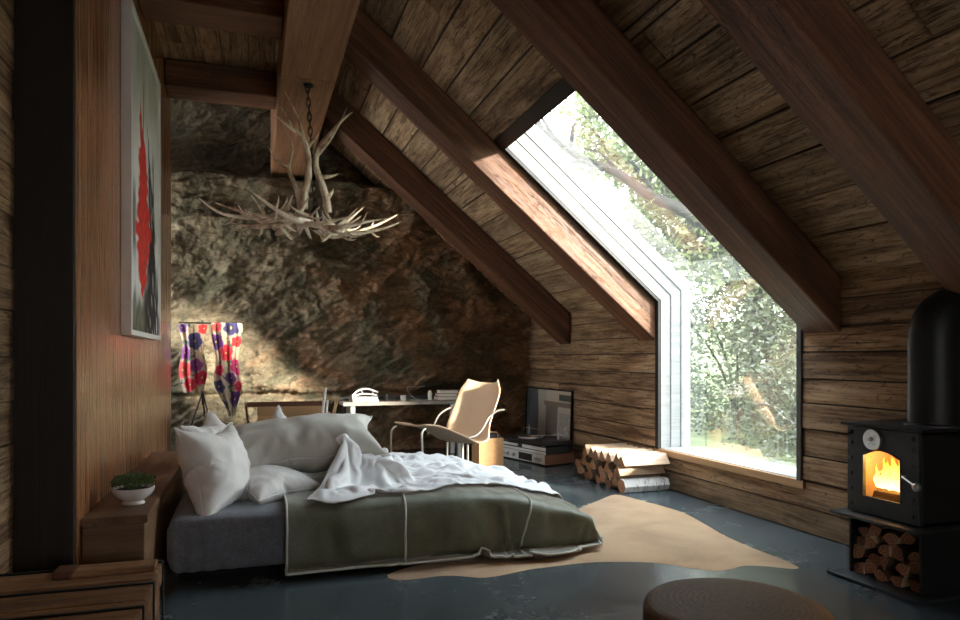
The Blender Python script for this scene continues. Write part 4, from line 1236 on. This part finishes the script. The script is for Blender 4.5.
# fire
def flame_mb(b, x, y, z, h, w, seed):
    pts = []; rad = []
    for k in range(9):
        s_ = k / 8
        pts.append((x + .02 * mn.noise(Vector((s_ * 3, seed, 0))) , y + .05 * s_ * mn.noise(Vector((s_ * 2.5, seed, 5))), z + h * s_))
        rad.append(max(.0015, w * (math.sin(math.pi * min(1, s_ * .8 + .2)) ** .8) * (1 - s_) ** .45))
    b.tube(pts, rad, 10)
b = MB(); r3 = random.Random(8)
for k in range(30):
    flame_mb(b, r3.uniform(3.475, 3.60), yc + r3.uniform(-.10, .13), .545, r3.uniform(.07, .23), r3.uniform(.010, .026), k * 3.7)
fo = b.build('fire', M['flame'], smooth=True, angle=180); tag(fo, 'orange fire burning behind the stove door glass', 'fire', kind='stuff')
for (y, z, rot, lab) in ((yc - .03, .495, .12, 'charred log burning at the front of the stove fire'), (yc + .02, .495, -.1, 'charred log behind the front one in the stove fire')):
    o = wedge(0, R(360), .045, .26, int(z * 1000 + rot * 50), 'bark').build('burning_log', [M['black'], M['bark'], M['black']], smooth=True, angle=40)
    o.location = (3.49 + (.1 if rot < 0 else 0), y, z - .002); o.rotation_euler = (0, 0, R(90) + rot); tag(o, lab, 'log', 'logs in the fire')

# logs in the store
sm_protos = [log_obj('firewood_log', 160 + k, r_, .34, 0, a, 'bark', 'endgrain_dark') for k, (r_, a) in enumerate(((.098, R(78)), (.1, R(92)), (.09, R(112)), (.094, R(70))))]
spots = [(3.235, .062, 20), (3.155, .060, 200), (3.07, .062, 40), (2.975, .062, 30), (2.865, .06, 60),
         (3.22, .135, 190), (3.13, .137, 45), (3.035, .135, 160), (2.945, .138, 20), (2.87, .14, 200),
         (3.235, .212, 30), (3.15, .21, 210), (3.06, .212, 20), (2.965, .212, 100), (2.875, .215, 10),
         (3.20, .287, 50), (3.11, .287, 200), (3.02, .287, 30), (2.92, .287, 190), (3.15, .338, 10), (3.0, .338, 30)]
spots = spots[:19]
rown = {0: 'bottom row', 1: 'second row', 2: 'third row', 3: 'top row'}
for k, (y, z, a) in enumerate(spots):
    p = sm_protos[k % 4]
    if k < 4: o = p
    else: o = p.copy(); COL.objects.link(o)
    row = min(3, k // 5); i = k - row * 5
    o.location = (3.61 + rng.uniform(-.02, .015), y, z); o.rotation_euler = (R(a) + rng.uniform(-.2, .2), 0, 0); o.scale = (1, .82, .82)
    tag(o, 'split log %s from the left, %s of the store under the stove' % (['first', 'second', 'third', 'fourth', 'fifth', 'sixth'][i], rown[row]), 'log', 'split logs in the stove log store')

# ------------------------------------------------------------------ log stool
t = empty('log_stool', (1.66, 2.10, 0), R(20), 'round sawn log stool in the foreground', 'stool')
wob = lambda a, z: 1 + .025 * mn.noise(Vector((math.cos(a) * 1.6, math.sin(a) * 1.6, 3))) + .006 * mn.noise(Vector((math.cos(a) * 9, math.sin(a) * 9, z * 6)))
b = MB(); b.lathe([(.31, 0), (.325, .02), (.322, .15), (.328, .28), (.326, .372)], 96, wob=wob); b.build('trunk', M['bark'], t, smooth=True, angle=50)
b = MB(); b.lathe([(.326, .372), (.325, .388), (.318, .402), (.30, .411), (.27, .416), (.2, .419), (.1, .42), (.001, .42)], 96, wob=wob); b.build('top', M['stump_top'], t, smooth=True, angle=60)

# ------------------------------------------------------------------ hide rug
outl = [(0.768, 4.13), (0.934, 4.243), (1.133, 4.30), (1.5, 4.42), (1.9, 4.75), (2.348, 5.099), (2.7, 5.45), (3.027, 5.703), (3.25, 5.87), (3.33, 5.80), (3.38, 5.5), (3.42, 5.3), (3.44, 5.0), (3.36, 4.6), (3.29, 4.3),
        (3.257, 4.017), (3.25, 3.742), (3.23, 3.50), (3.16, 3.47), (3.05, 3.56), (2.928, 3.611), (2.8, 3.585), (2.685, 3.583), (2.576, 3.683), (2.428, 3.842), (2.228, 3.93), (2.006, 3.98), (1.761, 3.972), (1.62, 3.962),
        (1.50, 3.93), (1.38, 3.90), (1.28, 3.905), (1.156, 3.985), (1.05, 4.01), (0.93, 4.0), (0.827, 4.01), (.77, 4.06)]
cl = catmull([(*p, 0) for p in outl + outl[:1]], 4)[:-1]
bm = bmesh.new(); vv = [bm.verts.new((p.x, p.y, .0)) for p in cl]; bm.faces.new(vv)
bmesh.ops.triangulate(bm, faces=bm.faces[:])
me = bpy.data.meshes.new('hide_rug'); bm.to_mesh(me); bm.free(); me.materials.append(M['hide'])
rug = bpy.data.objects.new('hide_rug', me); COL.objects.link(rug); rug.location = (0, 0, .001)
s_ = rug.modifiers.new('thick', 'SOLIDIFY'); s_.thickness = .008; s_.offset = 1
tag(rug, 'tan cow hide rug spread on the slate floor beside the bed', 'rug')

# ------------------------------------------------------------------ antler chandelier
CX, CY, CZ = .475, 6.32, 2.50
t = empty('antler_chandelier', (CX, CY, 3.72), label='chandelier of pale antlers hanging by a chain from the ridge beam', cat='chandelier')
dz0 = CZ - 3.72
def horn(name, pts, r0, tines=(), seed=0, tip=.15):
    P_ = catmull([Vector(p) + Vector((0, 0, dz0)) for p in pts], 6); N = len(P_)
    b = MB(); rad = [max(.0025, r0 * (1 - (1 - tip) * (k / (N - 1)) ** 1.4) * (1 + .10 * mn.noise(Vector((k * .5, seed, 0))))) for k in range(N)]
    rad[-1] = .0025
    b.tube(P_, rad, 8)
    for (f, ds, L, up) in tines:
        i = int(f * (N - 1)); p = P_[i]; d = Vector(ds).normalized(); bend_ = Vector(up)
        q = catmull([p, p + d * L * .45, p + d * L * .8 + bend_ * L * .2, p + d * L + bend_ * L * .5], 4)
        rr = rad[i] * .8; b.tube(q, [max(.002, rr * (1 - .9 * (k / (len(q) - 1)) ** 1.2)) for k in range(len(q))], 7)
    o = b.build(name, M['antler'], t, smooth=True, angle=180); return o
# upright pair (x is along the picture, y away)
horn('antler', [(-.04, 0, .12), (-.035, .0, .25), (.0, -.02, .42), (-.01, -.03, .62), (-.06, -.04, .74), (-.18, -.06, .82), (-.29, -.07, .90)], .036,
     [(.62, (-.25, .1, 1), .34, (-.5, 0, .6)), (.55, (.5, .1, .7), .16, (.3, 0, .4)), (.8, (-.3, .1, .8), .16, (-.5, 0, .5))], 1)
horn('antler', [(.17, 0, .1), (.15, .0, .24), (.10, -.02, .38), (.06, -.02, .52), (.09, -.03, .66), (.19, -.04, .80), (.30, -.05, .93), (.38, -.06, 1.0)], .036,
     [(.5, (.5, -.2, .6), .36, (.2, 0, .9)), (.33, (.9, -.1, .1), .15, (.2, 0, .3)), (.12, (.5, 0, .6), .1, (0, 0, .5))], 2)
horn('antler', [(-.06, .1, .1), (-.09, .12, .3), (-.16, .14, .5), (-.13, .15, .7), (-.2, .15, .86)], .026, [(.5, (-.8, 0, .5), .2, (-.1, 0, .8))], 3)
r4 = random.Random(19)
spec = [(198, .80, .02), (180, .90, .10), (163, .66, -.06), (140, .62, .04), (100, .60, .0), (55, .60, .06), (30, .74, .02), (10, .84, .10), (-6, .80, -.02), (-28, .72, -.04), (-58, .60, -.07), (-85, .56, -.02), (-118, .6, -.08), (-146, .70, -.02), (222, .66, .10), (20, .55, .16)]
for k, (deg, L, lift) in enumerate(spec):
    c = r4.choice((-1, 1)); a1 = R(deg); sw = c * r4.uniform(.7, 1.3)
    def pt(f, q, z): 
        an = a1 - sw * (1 - f); return (q * math.cos(an), q * math.sin(an), z)
    zz = r4.uniform(-.05, .08)
    pts = [pt(0, .16, zz), pt(.3, .26, zz - .05), pt(.6, .42, zz - .06 + lift * .2), pt(.85, L * .8, lift * .6 - .01), pt(1, L, lift + .05)]
    d = Vector((math.cos(a1), math.sin(a1), 0)); s_ = Vector((-d.y, d.x, 0))
    tn = [(.25, Vector((0, 0, .8 if k % 2 else -.5)) - d * .3 + s_ * c * .5, r4.uniform(.14, .24), Vector((0, 0, .3))),
          (.48, s_ * c * .9 + d * .3 + Vector((0, 0, r4.uniform(-.6, .7))), r4.uniform(.16, .28), d * .4 + Vector((0, 0, .4))),
          (.7, -s_ * c * .8 + d * .6 + Vector((0, 0, r4.uniform(-.5, .6))), r4.uniform(.14, .26), Vector((0, 0, .5)))]
    horn('antler', pts, r4.uniform(.028, .036), tn, k + 10, .12)
b = MB(); b.lathe([(.03, -.12), (.05, -.09), (.055, .0), (.04, .05), (.02, .09)], 20, (.06, 0, dz0 + .06)); b.build('hub', M['dark_metal'], t, smooth=True)
nl = 17; top = 0.0; bot = dz0 + .14
pitch = (top - bot) / nl
b0 = MB(); Lk = pitch * .72; wk = .016
link_pts = [(wk * math.cos(a), 0, Lk * math.sin(a)) for a in [2 * math.pi * k / 14 for k in range(14)]]
for k in range(nl):
    b = MB(); z = bot + (k + .5) * pitch; x = lerp(.06, -.01, (k + .5) / nl)
    pp = [Vector((p[0], 0, p[2])) for p in link_pts]
    if k % 2: pp = [Vector((0, p.x, p.z)) for p in pp]
    b.tube([p + Vector((x, 0, z)) for p in pp], .0055, 6, closed=True); b.build('chain_link', M['dark_metal'], t, smooth=True)
b = MB(); b.lathe([(.004, -.035), (.04, -.02), (.045, 0)], 20); b.build('ceiling_plate', M['dark_metal'], t, smooth=True)

#@SECTION outdoors
# ------------------------------------------------------------------ outdoors
def ground_z(x, y):
    d = x - 4.6
    return -.25 + .02 * d + 2.6 * sm(3.0, 12, d) + .25 * mn.noise(Vector((x * .3, y * .3, 1)))
vs = []; n = 60
for j in range(n + 1):
    for i in range(n + 1):
        x = lerp(4.32, 34, (i / n) ** 1.3); y = lerp(-8, 40, j / n); vs.append((x, y, ground_z(x, y)))
fs = [(j * (n + 1) + i, j * (n + 1) + i + 1, (j + 1) * (n + 1) + i + 1, (j + 1) * (n + 1) + i) for j in range(n) for i in range(n)]
o = mk('hill', vs, fs, M['grass']); tag(o, 'grassy bank outside the window', kind='structure')

def leaves(b, n, centre, rad, size, r_, shell=.5):
    for k in range(n):
        while True:
            d = Vector((r_.uniform(-1, 1), r_.uniform(-1, 1), r_.uniform(-1, 1)))
            if .05 < d.length < 1: break
        d = d.normalized() * (d.length ** shell)
        c = Vector(centre) + Vector((d.x * rad[0], d.y * rad[1], d.z * rad[2]))
        a = Vector((r_.uniform(-1, 1), r_.uniform(-1, 1), r_.uniform(-.6, .6))).normalized(); s_ = a.orthogonal().normalized(); s_.rotate(Matrix.Rotation(r_.uniform(0, 6.28), 3, a))
        L = size * r_.uniform(.6, 1.3)
        b.add([c - a * L, c + s_ * L * .45, c + a * L, c - s_ * L * .45], [(0, 1, 2, 3)], r_.random())

def shrub(seed, w, h):
    r_ = random.Random(seed); b = MB()
    for k in range(26):
        a = r_.uniform(0, 6.28); q = math.sqrt(r_.random()) * w * .75; z = r_.uniform(.12, .9) * h * (1 - (q / w) ** 2 * .5)
        leaves(b, 190, (q * math.cos(a), q * math.sin(a), z), (w * .38, w * .38, h * .2), .055, r_, .7)
    return b
sroot = []  # three kinds of shrub, then copies
for k in range(3):
    e = empty('shrub'); w_, h_ = (1.5, 1.9, 1.3)[k], (2.0, 2.9, 1.6)[k]
    shrub(300 + k, w_, h_).build('foliage', M['leaf_bush'], e, fix=False)
    r_ = random.Random(k); b = MB()
    for q in range(7):
        a = r_.uniform(0, 6.28); b.tube(catmull([(0, 0, -.1), (.3 * math.cos(a), .3 * math.sin(a), h_ * .4), (w_ * .6 * math.cos(a), w_ * .6 * math.sin(a), h_ * .8)], 4), [.03 - .0025 * i for i in range(9)], 6)
    b.build('stem', M['outer_bark'], e, smooth=True)
    sroot.append(e)
sp_ = [(8.2, 8.6, 0, 'broad shrub nearest the window, behind its far jamb'), (8.6, 10.8, 1, 'tall shrub beyond the far side of the window'), (9.6, 7.2, 2, 'low shrub in the middle of the window view'), (10.6, 9.2, 1, 'tall shrub in the middle of the window view'),
       (12.2, 7.6, 0, 'shrub in the right of the window view'), (11.6, 12.4, 1, 'tall shrub farther up the bank behind the far jamb'), (13.6, 10.2, 1, 'tall shrub up the bank in the middle of the view'), (15.2, 8.0, 0, 'shrub farthest up the bank at the right'),
       (10.8, 5.6, 2, 'low shrub at the near edge of the window view'), (15.5, 14, 1, 'tall shrub highest on the bank'), (7.6, 12.2, 0, 'shrub behind the white jamb'), (9.0, 9.4, 1, 'dense shrub just behind the two nearest ones'), (12.6, 11.8, 1, 'broad shrub up the bank under the arching branch'), (9.4, 6.4, 1, 'tall shrub at the right edge of the lower pane')]
for k, (x, y, q, lab) in enumerate(sp_):
    src = sroot[q]
    e = src if not src.get('label') else dup(src)
    e.location = (x, y, ground_z(x, y) - .1); e.rotation_euler = (0, 0, k * 1.9); s_ = .9 + .25 * ((k * 37) % 10) / 10; e.scale = (s_, s_, s_)
    tag(e, lab, 'shrub', 'shrubs on the bank outside')

def tree(seed, trunk_pts, r0, branches, nleaf, lab, loc, bough=None):
    e = empty('tree', loc, 0, lab, 'tree', 'trees outside the window'); r_ = random.Random(seed)
    b = MB(); P_ = catmull(trunk_pts, 6); b.tube(P_, [r0 * (1 - .6 * k / (len(P_) - 1)) for k in range(len(P_))], 10); b.build('trunk', M['outer_bark'], e, smooth=True)
    fb_ = MB()
    for br in branches:
        b = MB(); q = catmull(br, 6); N = len(q); b.tube(q, [r0 * .55 * (1 - .85 * k / (N - 1)) for k in range(N)], 8)
        for k in range(int(N * .25), N):
            for _rep in range(2):
                d = Vector((r_.uniform(-1, 1), r_.uniform(-1, 1), r_.uniform(-.7, .5))); L = r_.uniform(.5, 1.3)
                tw = catmull([q[k], q[k] + d * L * .5 + Vector((0, 0, .1)), q[k] + d * L], 3)
                b.tube(tw, [.022 * (1 - .12 * i) for i in range(len(tw))], 5)
                for s_ in range(2): leaves(fb_, nleaf, tw[-1 - s_ * 2] , (.62, .62, .42), .075, r_, .6)
        b.build('branch', M['outer_bark'], e, smooth=True)
    if bough:
        q = catmull([Vector(p) - Vector(loc) for p in bough], 6); N = len(q)
        b = MB(); b.tube(q, [lerp(.15, .03, k / (N - 1)) * (1 + .15 * mn.noise(Vector((k * .7, 2, 1)))) for k in range(N)], 10)
        for k in range(5, N, 3):
            d = Vector((r_.uniform(-1, .2), r_.uniform(-.5, .5), r_.uniform(-.9, .9))); L = r_.uniform(.6, 1.4)
            b.tube(catmull([q[k], q[k] + d * L * .5 + Vector((0, 0, .12)), q[k] + d * L], 4), [.045 * (1 - .1 * i) for i in range(9)], 6)
            leaves(fb_, nleaf // 2, q[k] + d * L, (.5, .5, .34), .065, r_, .6)
        b.build('branch', M['outer_bark'], e, smooth=True)
    fb_.build('foliage', M['leaf_tree'], e, fix=False)
    return e
tree(5, [(0, 0, -.4), (.1, .1, 2), (-.1, .2, 4.2), (.2, .1, 6.2), (.1, 0, 8)], .26,
     [[(-.1, .2, 4.2), (-1.0, -.4, 4.9), (-2.0, -.6, 5.3), (-3.2, -.9, 6.2), (-4.2, -1.0, 7.2)], [(0, .1, 3.4), (.9, -.9, 3.9), (1.7, -1.6, 4.1), (2.8, -2.2, 4.0)],
      [(0, .15, 4.8), (.8, .7, 5.6), (1.6, 1.2, 6.4), (2.6, 1.4, 6.8)], [(.2, .1, 6.2), (-.8, .3, 7.2), (-1.9, .2, 8.2)], [(0, .1, 3.9), (-1.2, .9, 4.4), (-2.3, 1.5, 5.2), (-3.0, 1.7, 6.2)],
      [(.1, .1, 5.4), (.9, -.8, 6.6), (1.8, -1.6, 7.4)], [(.2, .1, 6.2), (-.6, -1.0, 7.0), (-1.2, -2.2, 7.6)], [(0, .1, 4.0), (-.4, -1.2, 4.6), (-.6, -2.4, 5.0)], [(0, .1, 2.6), (-.9, -.3, 3.0), (-1.7, .2, 3.3), (-2.6, .4, 3.5)], [(0, .1, 2.9), (.6, .9, 3.4), (1.4, 1.3, 3.6)], [(0, .1, 2.4), (.3, -1.0, 2.9), (.2, -1.9, 3.2)]], 90, 'tree with a dark arching branch seen through the upper pane', (9.3, 11.0, ground_z(9.3, 11.0)),
     [(9.3, 11.05, 2.6), (8.49, 10.47, 3.04), (7.72, 10.31, 3.44), (7.04, 10.21, 3.8), (6.37, 10.22, 4.03), (5.76, 10.32, 4.4), (5.16, 10.41, 4.61), (4.69, 10.57, 4.99), (4.33, 10.79, 5.41)])
tree(21, [(0, 0, -.5), (.02, 0, 1.6), (-.05, .02, 2.9), (-.65, .02, 3.65), (-1.5, .0, 4.35), (-2.6, -.1, 5.3), (-3.8, -.2, 6.4)], .27,  # trunk out of view, bent to keep direct sun off the jamb linings
     [[(-.05, .02, 2.9), (.5, .2, 4.2), (.9, -.2, 5.6)], [(-1.5, 0, 4.35), (-1.2, -.4, 5.4), (-1.0, -.6, 6.4)]], 40, 'unseen leaning tree added outside to shade the white window lining', (5.60, 4.18, ground_z(5.60, 4.18)))
tree(9, [(0, 0, -.4), (-.1, 0, 2.5), (.1, .1, 5), (0, 0, 8)], .22,
     [[(0, 0, 3), (-1, -.5, 3.9), (-2.2, -.8, 4.6)], [(0, 0, 3.8), (1, .3, 4.7), (2.2, .2, 5.4)], [(.1, .1, 5), (-.9, .8, 6.2), (-1.8, 1.2, 7.2)], [(0, .0, 4.4), (.6, -1, 5.2), (1.0, -2.1, 5.8)], [(0, 0, 6), (.5, -.9, 7.4), (.7, -1.6, 8.4)]],
     60, 'slender tree in the right of the window view', (14.5, 11.2, ground_z(14.5, 11.2)))
tree(14, [(0, 0, -.4), (.1, 0, 2.5), (.0, .2, 5), (.2, 0, 9)], .25,
     [[(0, 0, 3.2), (-1.2, -.6, 4.2), (-2.6, -.9, 5.0)], [(0, 0, 4), (1, .6, 5), (2.3, .9, 6)], [(0, .2, 5), (-1, .6, 6.4), (-2, .9, 7.8)], [(.1, .1, 6), (.9, -.9, 7), (1.6, -1.8, 8)], [(.2, 0, 7.5), (-.6, -.5, 8.8), (-1.2, -.9, 9.8)]],
     60, 'tall tree farther back behind the arching branch', (13.2, 16.0, ground_z(13.2, 16.0)))

#@SECTION light
# ------------------------------------------------------------------ light
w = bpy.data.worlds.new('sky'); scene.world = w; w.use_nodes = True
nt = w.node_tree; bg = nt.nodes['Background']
tc = nt.nodes.new('ShaderNodeTexCoord'); sx = nt.nodes.new('ShaderNodeSeparateXYZ'); rp = nt.nodes.new('ShaderNodeValToRGB')
nt.links.new(tc.outputs['Generated'], sx.inputs[0]); nt.links.new(sx.outputs[2], rp.inputs[0])
rp.color_ramp.elements[0].position = .0; rp.color_ramp.elements[0].color = (1, .98, .93, 1)
rp.color_ramp.elements[1].position = .8; rp.color_ramp.elements[1].color = (.8, .9, 1, 1)
mr = nt.nodes.new('ShaderNodeMapRange'); nt.links.new(sx.outputs[0], mr.inputs[0])    # sky brightened towards the left, added as fill for the interior
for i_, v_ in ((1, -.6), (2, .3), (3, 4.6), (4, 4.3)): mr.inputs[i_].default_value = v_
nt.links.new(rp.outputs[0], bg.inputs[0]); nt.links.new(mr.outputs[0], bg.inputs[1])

def light(name, typ, loc, energy, color=(1, 1, 1), **kw):
    l = bpy.data.lights.new(name, typ); l.energy = energy; l.color = color
    for k, v in kw.items(): setattr(l, k, v)
    o = bpy.data.objects.new(name, l); COL.objects.link(o); o.location = loc; return o
sun = light('sun', 'SUN', (12, -6, 10), 8.0, (1, .91, .78), angle=R(5))
sun.rotation_euler = Vector((-1, 1.3, -.46)).to_track_quat('-Z', 'Y').to_euler()
light('fire_glow', 'POINT', (3.50, 3.04, .72), 3, (1, .5, .16), shadow_soft_size=.05)

# ------------------------------------------------------------------ camera
cam = bpy.data.cameras.new('camera'); co = bpy.data.objects.new('camera', cam); COL.objects.link(co)
cam.sensor_width = 36; cam.lens = 695 / 960 * 36; cam.shift_y = 48 / 960; cam.clip_end = 200
co.location = (0, 0, 1.3); co.rotation_euler = (R(90), 0, -math.atan(228 / 695)); scene.camera = co

vs_ = scene.view_settings; vs_.view_transform = 'Standard'; vs_.look = 'None'; vs_.gamma = 1; vs_.use_curve_mapping = False; vs_.exposure = 1.7
cy = scene.cycles
try:
    cy.use_denoising = True; cy.max_bounces = 10; cy.diffuse_bounces = 6; cy.glossy_bounces = 4; cy.transparent_max_bounces = 12; cy.sample_clamp_indirect = 6; cy.caustics_reflective = False; cy.caustics_refractive = False
except Exception: pass
